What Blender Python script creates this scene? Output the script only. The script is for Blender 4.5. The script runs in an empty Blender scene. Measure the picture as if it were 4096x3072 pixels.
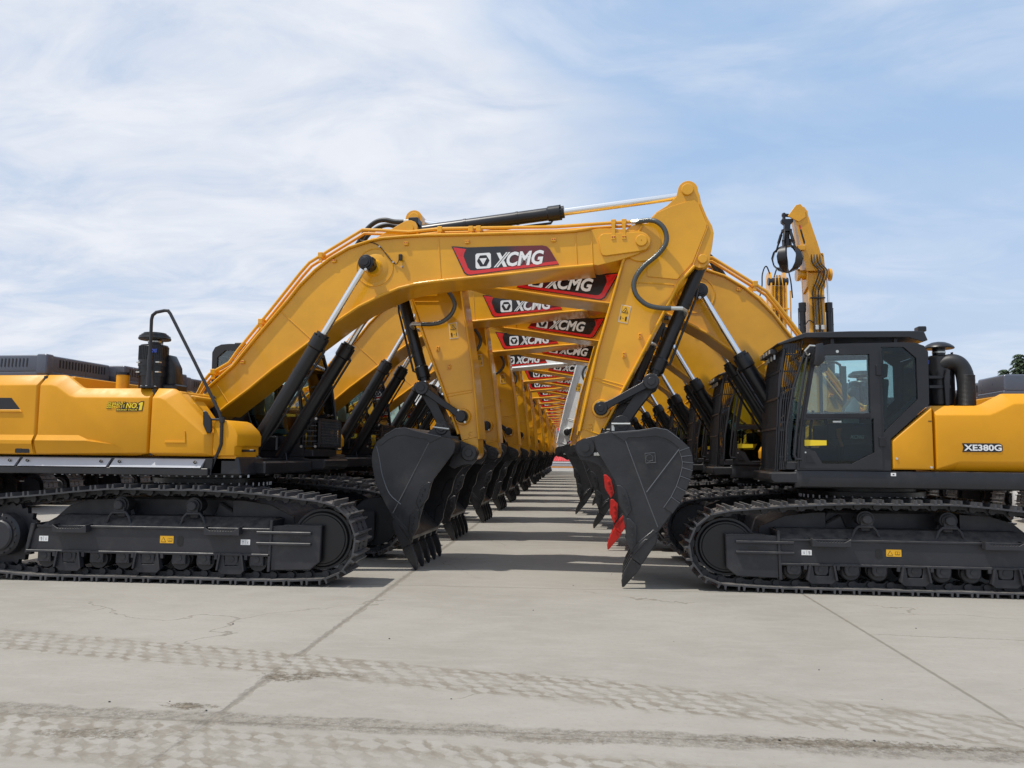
import bpy, bmesh, math, random
from mathutils import Vector, Matrix
random.seed(7)
R = math.radians
PI = math.pi
SC = bpy.context.scene
COL = SC.collection

# ------------------------------------------------------------------ camera
cam_d = bpy.data.cameras.new('camera'); cam = bpy.data.objects.new('camera', cam_d); COL.objects.link(cam)
cam_d.sensor_fit = 'HORIZONTAL'; cam_d.sensor_width = 36.0; cam_d.lens = 36.0 * 3100 / 4096
cam_d.clip_start = 0.1; cam_d.clip_end = 3000
cam.matrix_world = (Matrix.Translation((0, 0, 1.64)) @ Matrix.Rotation(R(4.45), 4, 'Z')
                    @ Matrix.Rotation(PI / 2 + R(5.11), 4, 'X') @ Matrix.Rotation(0.0095, 4, 'Z'))
SC.camera = cam
SC.view_settings.view_transform = 'Standard'; SC.view_settings.look = 'None'
SC.view_settings.exposure = 0.0; SC.view_settings.gamma = 1.0

# ------------------------------------------------------------------ node helper
class V:
    """a socket with arithmetic"""
    def __init__(s, nt, sock): s.nt, s.k = nt, sock
    def _m(s, op, *a):
        n = s.nt.nodes.new('ShaderNodeMath'); n.operation = op
        s.nt.links.new(s.k, n.inputs[0])
        for i, b in enumerate(a):
            if isinstance(b, V): s.nt.links.new(b.k, n.inputs[i + 1])
            else: n.inputs[i + 1].default_value = b
        return V(s.nt, n.outputs[0])
    def __add__(s, o): return s._m('ADD', o)
    def __sub__(s, o): return s._m('SUBTRACT', o)
    def __mul__(s, o): return s._m('MULTIPLY', o)
    def __truediv__(s, o): return s._m('DIVIDE', o)
    def abs(s): return s._m('ABSOLUTE')
    def sin(s): return s._m('SINE')
    def fract(s): return s._m('FRACT')
    def max(s, o): return s._m('MAXIMUM', o)
    def min(s, o): return s._m('MINIMUM', o)
    def pow(s, o): return s._m('POWER', o)
    def inv(s): return (s * -1.0) + 1.0
    def step(s, a, b, x0=0.0, x1=1.0, smooth=True):
        n = s.nt.nodes.new('ShaderNodeMapRange'); n.interpolation_type = 'SMOOTHSTEP' if smooth else 'LINEAR'
        s.nt.links.new(s.k, n.inputs[0])
        for i, v in enumerate((a, b, x0, x1)): n.inputs[i + 1].default_value = v
        return V(s.nt, n.outputs[0])

def noise(nt, vec, scale, detail=4, rough=0.55, dist=0.0, kind='FBM'):
    n = nt.nodes.new('ShaderNodeTexNoise'); n.inputs['Scale'].default_value = scale
    n.inputs['Detail'].default_value = detail; n.inputs['Roughness'].default_value = rough
    n.inputs['Distortion'].default_value = dist
    nt.links.new(vec, n.inputs['Vector'])
    return V(nt, n.outputs[0])

def mapping(nt, vec, scale=(1, 1, 1), rot=(0, 0, 0), loc=(0, 0, 0)):
    n = nt.nodes.new('ShaderNodeMapping'); n.inputs['Scale'].default_value = scale
    n.inputs['Rotation'].default_value = rot; n.inputs['Location'].default_value = loc
    nt.links.new(vec, n.inputs['Vector']); return n.outputs[0]

def mixc(nt, fac, a, b):
    n = nt.nodes.new('ShaderNodeMix'); n.data_type = 'RGBA'
    if isinstance(fac, V): nt.links.new(fac.k, n.inputs[0])
    else: n.inputs[0].default_value = fac
    for i, c in ((6, a), (7, b)):
        if isinstance(c, (tuple, list)): n.inputs[i].default_value = (*c[:3], 1)
        else: nt.links.new(c, n.inputs[i])
    return n.outputs[2]

# ------------------------------------------------------------------ world and sun
SUN_VEC = Vector((-0.43, -0.19, 1.0)).normalized()
EL = math.asin(SUN_VEC.z)
AZ = math.atan2(SUN_VEC.x, SUN_VEC.y)
world = bpy.data.worlds.new('World'); SC.world = world; world.use_nodes = True
wt = world.node_tree; wt.nodes.clear()
wo = wt.nodes.new('ShaderNodeOutputWorld'); bg = wt.nodes.new('ShaderNodeBackground')
sky = wt.nodes.new('ShaderNodeTexSky'); sky.sky_type = 'NISHITA'; sky.sun_disc = False
sky.sun_elevation = EL; sky.sun_rotation = AZ; sky.air_density = 1.0; sky.dust_density = 1.6; sky.ozone_density = 1.6
bg.inputs['Strength'].default_value = 0.12
tc = wt.nodes.new('ShaderNodeTexCoord'); sx = wt.nodes.new('ShaderNodeSeparateXYZ')
wt.links.new(tc.outputs['Generated'], sx.inputs[0])
dx, dy, dz = (V(wt, sx.outputs[i]) for i in range(3))
den = dz.max(0.0) + 0.16
cx = dx / den; cy = dy / den
cb = wt.nodes.new('ShaderNodeCombineXYZ'); wt.links.new(cx.k, cb.inputs[0]); wt.links.new(cy.k, cb.inputs[1])
cv = cb.outputs[0]
n1 = noise(wt, mapping(wt, cv, (0.75, 1.0, 1), (0, 0, R(28)), (3.1, 1.2, 0)), 0.85, 9, 0.56, 0.6)
n2 = noise(wt, mapping(wt, cv, (1.0, 1.7, 1), (0, 0, R(35)), (1.5, 4.0, 0)), 2.2, 8, 0.60, 0.7)
n3 = noise(wt, mapping(wt, cv, (0.8, 0.8, 1), (0, 0, 0), (7, 2, 0)), 0.55, 3, 0.5, 0.3)
az = dx / (dy.max(0.05))                        # tan of the bearing: cloud bank fills the west side
bank = (az + dz * .22 + (n1 - .5) * .8 + (n2 - .5) * .35).step(0.19, -0.02)
n4 = noise(wt, mapping(wt, cv, (1.0, 1.3, 1), (0, 0, R(20)), (5, 1, 0)), 5.5, 8, 0.62, 0.5)
c1 = bank * ((n4 - .5) * .45 + 1.0) * ((n1 * .55 + n2 * .5).step(.24, .60) * .62 + .33)
veil = (n2 * 0.55 + n1 * 0.5).step(0.40, 0.78) * 0.34
low = dz.step(0.42, 0.02) * 0.62
topr = dz.step(0.30, 0.62) * (n3 * .5 + n2 * .5).step(0.36, 0.62) * 0.55
cm = c1.max(low).max(topr); cm = (cm + veil * cm.inv()).min(0.95)
cloud = mixc(wt, (n2 * .6 + n1 * .4).step(0.32, 0.68), (5.35, 5.9, 6.95), (7.35, 7.55, 8.0))
# a thin even brightening of the blue (high haze)
wt.links.new(mixc(wt, cm, mixc(wt, 0.76, sky.outputs[0], (3.65, 5.3, 7.75)), cloud), bg.inputs['Color'])
wt.links.new(bg.outputs[0], wo.inputs[0])

sd = bpy.data.lights.new('sun', 'SUN'); sd.energy = 4.0; sd.angle = R(0.8); sd.color = (1.0, 0.955, 0.88)
sun = bpy.data.objects.new('sun', sd); COL.objects.link(sun)
sun.rotation_euler = SUN_VEC.to_track_quat('Z', 'Y').to_euler(); sun.location = (-20, -8, 40)

# ------------------------------------------------------------------ materials
MATS = {}
def mat(name, col, rough=0.5, metal=0.0, bump=0.0, bscale=60, var=0.0, dust=0.0, coat=0.0, spec=0.5):
    m = bpy.data.materials.new(name); m.use_nodes = True; nt = m.node_tree
    b = nt.nodes['Principled BSDF']
    b.inputs['Base Color'].default_value = (*col, 1); b.inputs['Roughness'].default_value = rough
    b.inputs['Metallic'].default_value = metal; b.inputs['Specular IOR Level'].default_value = spec
    if coat: b.inputs['Coat Weight'].default_value = coat; b.inputs['Coat Roughness'].default_value = 0.12
    t = nt.nodes.new('ShaderNodeTexCoord')
    if var or dust:
        n = noise(nt, t.outputs['Object'], 1.7, 6, 0.6)
        c = mixc(nt, n.step(0.3, 0.7), [x * (1 - var) for x in col], [min(1, x * (1 + var)) for x in col])
        if dust:
            g = nt.nodes.new('ShaderNodeNewGeometry'); s = nt.nodes.new('ShaderNodeSeparateXYZ')
            nt.links.new(g.outputs['Normal'], s.inputs[0])
            up = V(nt, s.outputs[2]).step(0.2, 1.0) * noise(nt, t.outputs['Object'], 9, 5, 0.7).step(0.25, 0.7)
            c = mixc(nt, up * dust + noise(nt, t.outputs['Object'], 3, 6, 0.7).step(0.5, 0.8) * (dust * 0.35), c, (0.36, 0.33, 0.29))
        nt.links.new(c, b.inputs['Base Color'])
        r = noise(nt, t.outputs['Object'], 4.0, 5, 0.6).step(0.2, 0.8, rough * 0.8, min(1, rough * 1.25))
        nt.links.new(r.k, b.inputs['Roughness'])
    if bump:
        n = noise(nt, t.outputs['Object'], bscale, 3, 0.5)
        bp = nt.nodes.new('ShaderNodeBump'); bp.inputs['Strength'].default_value = bump; bp.inputs['Distance'].default_value = 0.004
        nt.links.new(n.k, bp.inputs['Height']); nt.links.new(bp.outputs[0], b.inputs['Normal'])
    MATS[name] = m; return m

Y = mat('yellow_paint', (0.71, 0.335, 0.005), 0.34, bump=0.30, bscale=3.5, var=0.08, dust=0.06, coat=0.5, spec=0.4)
YP = mat('yellow_panel', (0.69, 0.305, 0.003), 0.46, bump=0.12, bscale=180, var=0.05, dust=0.04, spec=0.42)
WH = mat('white_paint', (0.83, 0.84, 0.82), 0.42, bump=0.08, bscale=20, var=0.04, dust=0.06)
DK = mat('charcoal_paint', (0.0165, 0.0165, 0.0195), 0.36, bump=0.12, bscale=30, var=0.2, dust=0.10)  # dust raised too, to brighten upward faces like sunlight
BK = mat('black_paint', (0.009, 0.009, 0.011), 0.34, bump=0.05, bscale=30, var=0.1, dust=0.02)
TR = mat('track_steel', (0.019, 0.019, 0.022), 0.5, bump=0.2, bscale=40, var=0.2, dust=0.12)
TRL = mat('track_shoe_steel', (0.055, 0.055, 0.060), 0.40, bump=0.2, bscale=40, var=0.25, dust=0.40)
FR = mat('track_frame_paint', (0.024, 0.024, 0.029), 0.47, bump=0.12, bscale=25, var=0.15, dust=0.22)  # dust, turned up so its tone also paints upward faces as sunlit
HD = mat('hood_plastic', (0.075, 0.085, 0.115), 0.3, bump=0.1, bscale=120, var=0.08, dust=0.03, coat=0.2)
CR = mat('chrome', (0.86, 0.88, 0.90), 0.2, metal=1.0)
ST = mat('zinc_fitting', (0.62, 0.62, 0.58), 0.35, metal=0.7)
HS = mat('steel_wrapped_hose', (0.10, 0.105, 0.10), 0.26, metal=0.65, bump=0.6, bscale=120)
RB = mat('black_rubber', (0.014, 0.014, 0.015), 0.5, bump=0.2, bscale=80)
SV = mat('silver_sill', (0.47, 0.475, 0.51), 0.4, metal=0.2, bump=0.08, bscale=60, var=0.05)
WD = mat('white_decal', (0.80, 0.80, 0.79), 0.35)
RD = mat('red_decal', (0.62, 0.014, 0.016), 0.25, coat=0.5)
RP = mat('red_paint', (0.60, 0.022, 0.014), 0.42, bump=0.2, bscale=40, var=0.1, dust=0.05)
KD = mat('black_decal_and_gap_shade', (0.012, 0.012, 0.014), 0.3)  # print black, reused as painted-in shade behind the panel gaps
YL = mat('yellow_label', (0.80, 0.42, 0.015), 0.4)
YB = mat('bright_yellow_label', (0.86, 0.62, 0.02), 0.45)
EDG = mat('worn_weld_edge', (0.11, 0.115, 0.125), 0.35, metal=0.3)
OR = mat('orange_plastic', (0.72, 0.20, 0.02), 0.4)
RC = mat('red_plug', (0.42, 0.03, 0.01), 0.5)
BL = mat('blue_decal', (0.03, 0.07, 0.42), 0.35)
BU = mat('bucket_paint', (0.017, 0.017, 0.0198), 0.36, bump=0.35, bscale=22, var=0.40, dust=0.16)
SEAT = mat('seat_fabric', (0.10, 0.14, 0.14), 0.8, bump=0.3, bscale=90)
CUR = mat('grey_curtain', (0.28, 0.34, 0.38), 0.8, bump=0.5, bscale=20)
PL = mat('plastic_wrap', (0.55, 0.62, 0.62), 0.25)
BOLT = mat('bolt_zinc', (0.42, 0.43, 0.46), 0.35, metal=0.6)

def glass_mat(name, tint, gl=0.05):
    m = bpy.data.materials.new(name); m.use_nodes = True; nt = m.node_tree; nt.nodes.clear()
    o = nt.nodes.new('ShaderNodeOutputMaterial'); mx = nt.nodes.new('ShaderNodeMixShader')
    t = nt.nodes.new('ShaderNodeBsdfTransparent'); t.inputs[0].default_value = (*tint, 1)
    g = nt.nodes.new('ShaderNodeBsdfGlossy'); g.inputs[1].default_value = 0.02
    f = nt.nodes.new('ShaderNodeFresnel'); f.inputs[0].default_value = 1.45
    nt.links.new((V(nt, f.outputs[0]) + gl).k, mx.inputs[0])
    nt.links.new(t.outputs[0], mx.inputs[1]); nt.links.new(g.outputs[0], mx.inputs[2]); nt.links.new(mx.outputs[0], o.inputs[0])
    return m
GL = glass_mat('tinted_glass', (0.87, 0.97, 0.96), .05); GD = glass_mat('dark_glass', (0.50, 0.60, 0.60), .0)

def logo_bg():
    m = bpy.data.materials.new('logo_film'); m.use_nodes = True; nt = m.node_tree; b = nt.nodes['Principled BSDF']
    t = nt.nodes.new('ShaderNodeTexCoord'); s = nt.nodes.new('ShaderNodeSeparateXYZ'); nt.links.new(t.outputs['Object'], s.inputs[0])
    x = V(nt, s.outputs[0]); z = V(nt, s.outputs[2])
    g = x.step(4.25, 4.55)
    k = 2 * PI / 0.034
    dots = ((x * k).sin() * (z * k).sin()).step(0.1, 0.5)
    red = mixc(nt, dots * 0.75, (0.155, 0.006, 0.010), (0.02, 0.003, 0.004))
    nt.links.new(mixc(nt, g, (0.010, 0.010, 0.013), red), b.inputs['Base Color'])
    b.inputs['Roughness'].default_value = 0.22; b.inputs['Coat Weight'].default_value = 0.4
    return m
LB = logo_bg()

# ------------------------------------------------------------------ mesh builder
def catmull(pts, n=6):
    P = [Vector(p) for p in pts]; out = []
    for i in range(len(P) - 1):
        p0 = P[max(0, i - 1)]; p1 = P[i]; p2 = P[i + 1]; p3 = P[min(len(P) - 1, i + 2)]
        for j in range(n):
            t = j / n
            out.append(0.5 * ((2 * p1) + (-p0 + p2) * t + (2 * p0 - 5 * p1 + 4 * p2 - p3) * t * t + (-p0 + 3 * p1 - 3 * p2 + p3) * t ** 3))
    out.append(P[-1]); return out

class MB:
    def __init__(s): s.v = []; s.f = []; s.mi = []; s.mats = []
    def m(s, mt):
        if mt not in s.mats: s.mats.append(mt)
        return s.mats.index(mt)
    def add(s, vs, fs, mt):
        b = len(s.v); k = s.m(mt); s.v += [tuple(v) for v in vs]
        for f in fs: s.f.append([b + i for i in f]); s.mi.append(k)
        return s
    def addbm(s, bm, mt):
        bm.verts.index_update(); s.add([v.co for v in bm.verts], [[v.index for v in f.verts] for f in bm.faces], mt); bm.free(); return s
    def prism(s, poly, y0, y1, mt, bev=0.0, seg=1, axis='y'):
        n = len(poly)
        if axis == 'y': A = [(x, y0, z) for x, z in poly]; B = [(x, y1, z) for x, z in poly]
        elif axis == 'z': A = [(x, y, y0) for x, y in poly]; B = [(x, y, y1) for x, y in poly]
        else: A = [(y0, x, z) for x, z in poly]; B = [(y1, x, z) for x, z in poly]
        fs = [list(range(n)), list(range(2 * n - 1, n - 1, -1))] + [[i, i + n, (i + 1) % n + n, (i + 1) % n] for i in range(n)]
        if not bev: return s.add(A + B, fs, mt)
        bm = bmesh.new(); vv = [bm.verts.new(p) for p in A + B]
        for f in fs: bm.faces.new([vv[i] for i in f])
        bmesh.ops.recalc_face_normals(bm, faces=bm.faces)
        ed = [e for e in bm.edges if len(e.link_faces) == 2 and e.calc_face_angle(0) > R(25)]
        bmesh.ops.bevel(bm, geom=ed, offset=bev, segments=seg, profile=0.6, affect='EDGES', clamp_overlap=True)
        return s.addbm(bm, mt)
    def box(s, x0, x1, y0, y1, z0, z1, mt, bev=0.0, seg=1):
        return s.prism([(x0, z0), (x1, z0), (x1, z1), (x0, z1)], y0, y1, mt, bev, seg)
    def cyl(s, p0, p1, r0, mt, r1=None, n=20, cap=True):
        p0 = Vector(p0); p1 = Vector(p1); r1 = r0 if r1 is None else r1
        d = (p1 - p0).normalized(); u = d.orthogonal().normalized(); w = d.cross(u)
        vs = []; 
        for p, r in ((p0, r0), (p1, r1)):
            for i in range(n):
                a = 2 * PI * i / n; vs.append(p + (u * math.cos(a) + w * math.sin(a)) * r)
        fs = [[i, (i + 1) % n, (i + 1) % n + n, i + n] for i in range(n)]
        if cap: fs += [list(range(n - 1, -1, -1)), list(range(n, 2 * n))]
        return s.add(vs, fs, mt)
    def ycyl(s, x, z, r, y0, y1, mt, n=24, chamfer=0.0):
        if chamfer:
            sg = 1 if y1 > y0 else -1
            s.cyl((x, y0, z), (x, y1 - sg * chamfer, z), r, mt, n=n)
            return s.cyl((x, y1 - sg * chamfer, z), (x, y1, z), r, mt, r1=r - chamfer, n=n)
        return s.cyl((x, y0, z), (x, y1, z), r, mt, n=n)
    def lathe(s, prof, c, mt, n=28):
        vs = []; m = len(prof)
        for i in range(n):
            a = 2 * PI * i / n
            for r, z in prof: vs.append((c[0] + r * math.cos(a), c[1] + r * math.sin(a), c[2] + z))
        fs = [[i * m + j, ((i + 1) % n) * m + j, ((i + 1) % n) * m + j + 1, i * m + j + 1] for i in range(n) for j in range(m - 1)]
        return s.add(vs, fs, mt)
    def tube(s, pts, r, mt, n=8, smooth=0):
        P = catmull(pts, smooth) if smooth else [Vector(p) for p in pts]
        T = [(P[min(i + 1, len(P) - 1)] - P[max(i - 1, 0)]).normalized() for i in range(len(P))]
        u = T[0].orthogonal().normalized(); vs = []
        for i, p in enumerate(P):
            u = (u - T[i] * u.dot(T[i])).normalized(); w = T[i].cross(u)
            k = 1.0
            if 0 < i < len(P) - 1 and not smooth:
                c = (P[i] - P[i - 1]).normalized().dot((P[i + 1] - P[i]).normalized()); k = 1 / max(0.6, math.sqrt(max(0.1, (1 + c) / 2)))
            rr = r[i] if isinstance(r, (list, tuple)) else r
            for j in range(n):
                a = 2 * PI * j / n; vs.append(p + (u * math.cos(a) + w * math.sin(a)) * rr * k)
        L = len(P)
        fs = [[i * n + j, i * n + (j + 1) % n, (i + 1) * n + (j + 1) % n, (i + 1) * n + j] for i in range(L - 1) for j in range(n)]
        fs += [list(range(n - 1, -1, -1)), [(L - 1) * n + j for j in range(n)]]
        return s.add(vs, fs, mt)
    def ribbon(s, pts, y0, y1, th, mt):
        """sheet of thickness th along an xz polyline (th to the left of travel)"""
        P = [Vector((x, z)) for x, z in pts]; N = []
        for i in range(len(P)):
            t = (P[min(i + 1, len(P) - 1)] - P[max(i - 1, 0)]).normalized(); N.append(Vector((-t.y, t.x)))
        Q = [p + n_ * th for p, n_ in zip(P, N)]
        L = len(P); vs = []
        for p, q in zip(P, Q): vs += [(p.x, y0, p.y), (p.x, y1, p.y), (q.x, y1, q.y), (q.x, y0, q.y)]
        fs = [[i * 4 + j, i * 4 + (j + 1) % 4, i * 4 + 4 + (j + 1) % 4, i * 4 + 4 + j] for i in range(L - 1) for j in range(4)]
        fs += [[3, 2, 1, 0], [4 * L - 4, 4 * L - 3, 4 * L - 2, 4 * L - 1]]
        return s.add(vs, fs, mt)
    def flange(s, pts, hw, th, mt, ch=.012):
        P = [Vector((x, z)) for x, z in pts]; vs = []; L = len(P)
        for i in range(L):
            t = (P[min(i + 1, L - 1)] - P[max(i - 1, 0)]).normalized(); n_ = Vector((-t.y, t.x)) * (1 if th > 0 else -1); a = abs(th)
            for y, h in ((-hw + ch, 0), (hw - ch, 0), (hw, ch), (hw, a - ch), (hw - ch, a), (-hw + ch, a), (-hw, a - ch), (-hw, ch)):
                q = P[i] + n_ * h; vs.append((q.x, y, q.y))
        fs = [[i * 8 + j, i * 8 + (j + 1) % 8, i * 8 + 8 + (j + 1) % 8, i * 8 + 8 + j] for i in range(L - 1) for j in range(8)]
        fs += [list(range(7, -1, -1)), [8 * L - 8 + j for j in range(8)]]
        return s.add(vs, fs, mt)
    def holed(s, outer, holes, y0, y1, mt):
        bm = bmesh.new(); eds = []; loops = []
        for poly in [outer] + holes:
            vv = [bm.verts.new((x, y0, z)) for x, z in poly]; loops.append(vv)
            eds += [bm.edges.new((vv[i], vv[(i + 1) % len(vv)])) for i in range(len(vv))]
        bmesh.ops.triangle_fill(bm, use_beauty=True, use_dissolve=False, edges=eds)
        base = list(bm.faces)
        r = bmesh.ops.extrude_face_region(bm, geom=base)
        bmesh.ops.translate(bm, vec=(0, y1 - y0, 0), verts=[g for g in r['geom'] if isinstance(g, bmesh.types.BMVert)])
        # keep the original face set (extrude removes none of them here)
        bmesh.ops.recalc_face_normals(bm, faces=bm.faces)
        return s.addbm(bm, mt)
    def shell(s, outer, inner, yo, yi, mt, bev=0.0, back=None):
        n = len(outer); A = [(x, yo, z) for x, z in outer]; B = [(x, yi, z) for x, z in inner]
        vs = A + B; fs = [list(range(n))] + [[i, i + n, (i + 1) % n + n, (i + 1) % n] for i in range(n)]
        if back is not None:
            vs += [(x, back, z) for x, z in inner]
            fs += [[i + n, i + 2 * n, (i + 1) % n + 2 * n, (i + 1) % n + n] for i in range(n)] + [list(range(3 * n - 1, 2 * n - 1, -1))]
        else: fs.append(list(range(2 * n - 1, n - 1, -1)))
        bm = bmesh.new(); vv = [bm.verts.new(p) for p in vs]
        for f in fs: bm.faces.new([vv[i] for i in f])
        bmesh.ops.recalc_face_normals(bm, faces=bm.faces)
        if bev:
            ed = [e for e in bm.edges if len(e.link_faces) == 2 and e.calc_face_angle(0) > R(12)]
            bmesh.ops.bevel(bm, geom=ed, offset=bev, segments=2, profile=0.5, affect='EDGES', clamp_overlap=True)
        return s.addbm(bm, mt)
    def text(s, body, x0, z0, w, h, y, mt, sgn=1, shear=0.0, bold=0.0, rot=0.0, th=0.004):
        """writing on an xz plane at y; sgn=+1 reads towards +x (seen from -y), -1 reads towards -x (seen from +y)"""
        vs, fs, bw, bh = text_mesh(body, shear, bold)
        c_, s_ = math.cos(rot), math.sin(rot); out = []
        for k in (0, 1):
            for vx, vy in vs:
                a = vx / bw * w; b = vy / bh * h; out.append((x0 + sgn * (a * c_ - b * s_), y + sgn * (-th) * k, z0 + a * s_ + b * c_))
        n = len(vs)
        return s.add(out[n:], fs, mt)
    def build(s, name, parent=None, xf=None, sharp=32, rot=None, label=None):
        me = bpy.data.meshes.new(name)
        vs = [xf(*v) for v in s.v] if xf else s.v
        me.from_pydata(vs, [], s.f)
        for m_ in s.mats: me.materials.append(m_)
        me.polygons.foreach_set('material_index', s.mi)
        bm = bmesh.new(); bm.from_mesh(me); bmesh.ops.recalc_face_normals(bm, faces=bm.faces); bm.to_mesh(me); bm.free()
        me.polygons.foreach_set('use_smooth', [True] * len(me.polygons))
        me.set_sharp_from_angle(angle=R(sharp)); me.update()
        o = bpy.data.objects.new(name, me); COL.objects.link(o)
        if parent: o.parent = parent
        if rot: o.rotation_euler = (0, 0, rot)
        if label: o['label'] = label
        return o

_tx = {}
def text_mesh(body, shear, bold):
    key = (body, shear, bold)
    if key in _tx: return _tx[key]
    c = bpy.data.curves.new('t', 'FONT'); c.body = body; c.shear = shear; c.offset = bold; c.resolution_u = 3
    o = bpy.data.objects.new('t', c); COL.objects.link(o)
    dg = bpy.context.evaluated_depsgraph_get(); me = bpy.data.meshes.new_from_object(o.evaluated_get(dg))
    vs = [(v.co.x, v.co.y) for v in me.vertices]; fs = [list(p.vertices) for p in me.polygons]
    bpy.data.objects.remove(o); bpy.data.meshes.remove(me); bpy.data.curves.remove(c)
    x0 = min(v[0] for v in vs); y0 = min(v[1] for v in vs); x1 = max(v[0] for v in vs); y1 = max(v[1] for v in vs)
    _tx[key] = ([(a - x0, b - y0) for a, b in vs], fs, x1 - x0, y1 - y0); return _tx[key]

def empty(name, loc, rz, label, cat, group=None):
    o = bpy.data.objects.new(name, None); COL.objects.link(o); o.location = loc; o.rotation_euler = (0, 0, rz)
    o.empty_display_size = 0.3; o['label'] = label; o['category'] = cat
    if group: o['group'] = group
    return o
def tag(o, label, cat, group=None):
    o['label'] = label; o['category'] = cat
    if group: o['group'] = group
    return o

# ------------------------------------------------------------------ profiles (metres, machine frame: x forward, z up)
BOOM_TOP = [(-0.16, 2.36), (-0.058, 2.41), (0.034, 2.526), (0.392, 2.829), (0.727, 3.235), (1.191, 3.765), (1.36, 3.975), (1.578, 4.185), (1.779, 4.335),
            (2.065, 4.49), (2.369, 4.575), (2.537, 4.605), (2.871, 4.622), (3.203, 4.628), (3.857, 4.618), (4.99, 4.608), (5.24, 4.616), (5.457, 4.642)]
BOOM_TIP = [(5.549, 4.657), (5.688, 4.655), (5.95, 4.63), (6.125, 4.598), (6.20, 4.565), (6.245, 4.50), (6.255, 4.44), (6.234, 4.379), (6.19, 4.345), (6.128, 4.325),
            (6.067, 4.291), (5.839, 4.22), (5.549, 4.155)]
BOOM_BOT = [(5.488, 4.165), (4.992, 4.134), (4.443, 4.082), (3.865, 4.04), (3.379, 4.004), (3.051, 3.97), (2.804, 3.915), (2.557, 3.82), (2.225, 3.665),
            (1.893, 3.45), (1.62, 3.25), (1.313, 3.03), (0.977, 2.79), (0.639, 2.52), (0.328, 2.294), (0.156, 2.16), (0.08, 2.11), (-0.02, 2.10), (-0.12, 2.16), (-0.18, 2.26)]
BS = (6.125, 4.464); SCT = (6.735, 5.163); SCB = (2.906, 4.779); BOSS = (2.40, 4.225); CF = (0.74, 1.50)
BC = (6.92, 4.213); LJ = (6.24, 2.586); IL = (5.59, 2.237); BP2 = (5.85, 2.031); BP = (5.394, 1.724)
STICK_R = [(6.80, 4.134), (6.587, 3.9), (6.405, 3.534), (6.133, 3.017), (5.861, 2.5), (5.604, 1.984)]
STICK_L = [(5.324, 1.937), (5.453, 2.533), (5.559, 3.008), (5.751, 3.679), (5.90, 4.21), (6.145, 4.673)]
STICK = [(6.586, 5.07), (6.604, 5.14)] + [(6.742 + .130 * math.cos(R(a)), 5.158 + .130 * math.sin(R(a))) for a in range(172, -12, -11)] + [(6.898, 5.07), (6.914, 4.972), (6.986, 4.782), (7.051, 4.655), (7.069, 4.561),
         (7.05, 4.40), (7.023, 4.269), (7.007, 4.162), (6.94, 4.105), (6.87, 4.10)] + STICK_R + [(5.52, 1.76), (5.47, 1.64), (5.394, 1.61), (5.315, 1.65), (5.285, 1.73)] + STICK_L + \
        [(6.221, 4.764), (6.328, 4.878), (6.465, 4.959)]
BUCKET_BACK = [(5.528, 1.79), (5.545, 1.86), (5.60, 1.90), (5.74, 1.912), (5.88, 1.92), (6.08, 1.94), (6.20, 1.965), (6.30, 1.975), (6.39, 1.955), (6.49, 1.90), (6.582, 1.817), (6.672, 1.732),
               (6.705, 1.64), (6.718, 1.55), (6.711, 1.46), (6.682, 1.351), (6.632, 1.21), (6.561, 1.068), (6.463, 0.926), (6.379, 0.812), (6.27, 0.665)]
BUCKET_FRONT = [(5.988, 0.438), (5.925, 0.577), (5.891, 0.815), (5.849, 1.069), (5.779, 1.309), (5.665, 1.508), (5.55, 1.694)]
LUG = [(5.275, 1.72), (5.30, 1.80), (5.394, 1.845), (5.566, 1.889), (5.70, 1.94), (5.735, 2.06), (5.79, 2.125), (5.86, 2.148), (5.935, 2.115), (5.975, 2.03), (6.05, 1.945), (6.05, 1.90),
       (5.60, 1.80), (5.68, 1.50), (5.60, 1.47), (5.50, 1.53), (5.42, 1.555), (5.33, 1.56), (5.285, 1.63)]

def star_bolts(mb, x, z, r, y, n, mt, sz=0.012):
    for i in range(n):
        a = 2 * PI * i / n; mb.ycyl(x + r * math.cos(a), z + r * math.sin(a), sz, y, y + (0.02 if y > 0 else -0.02), mt, n=6)

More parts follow.
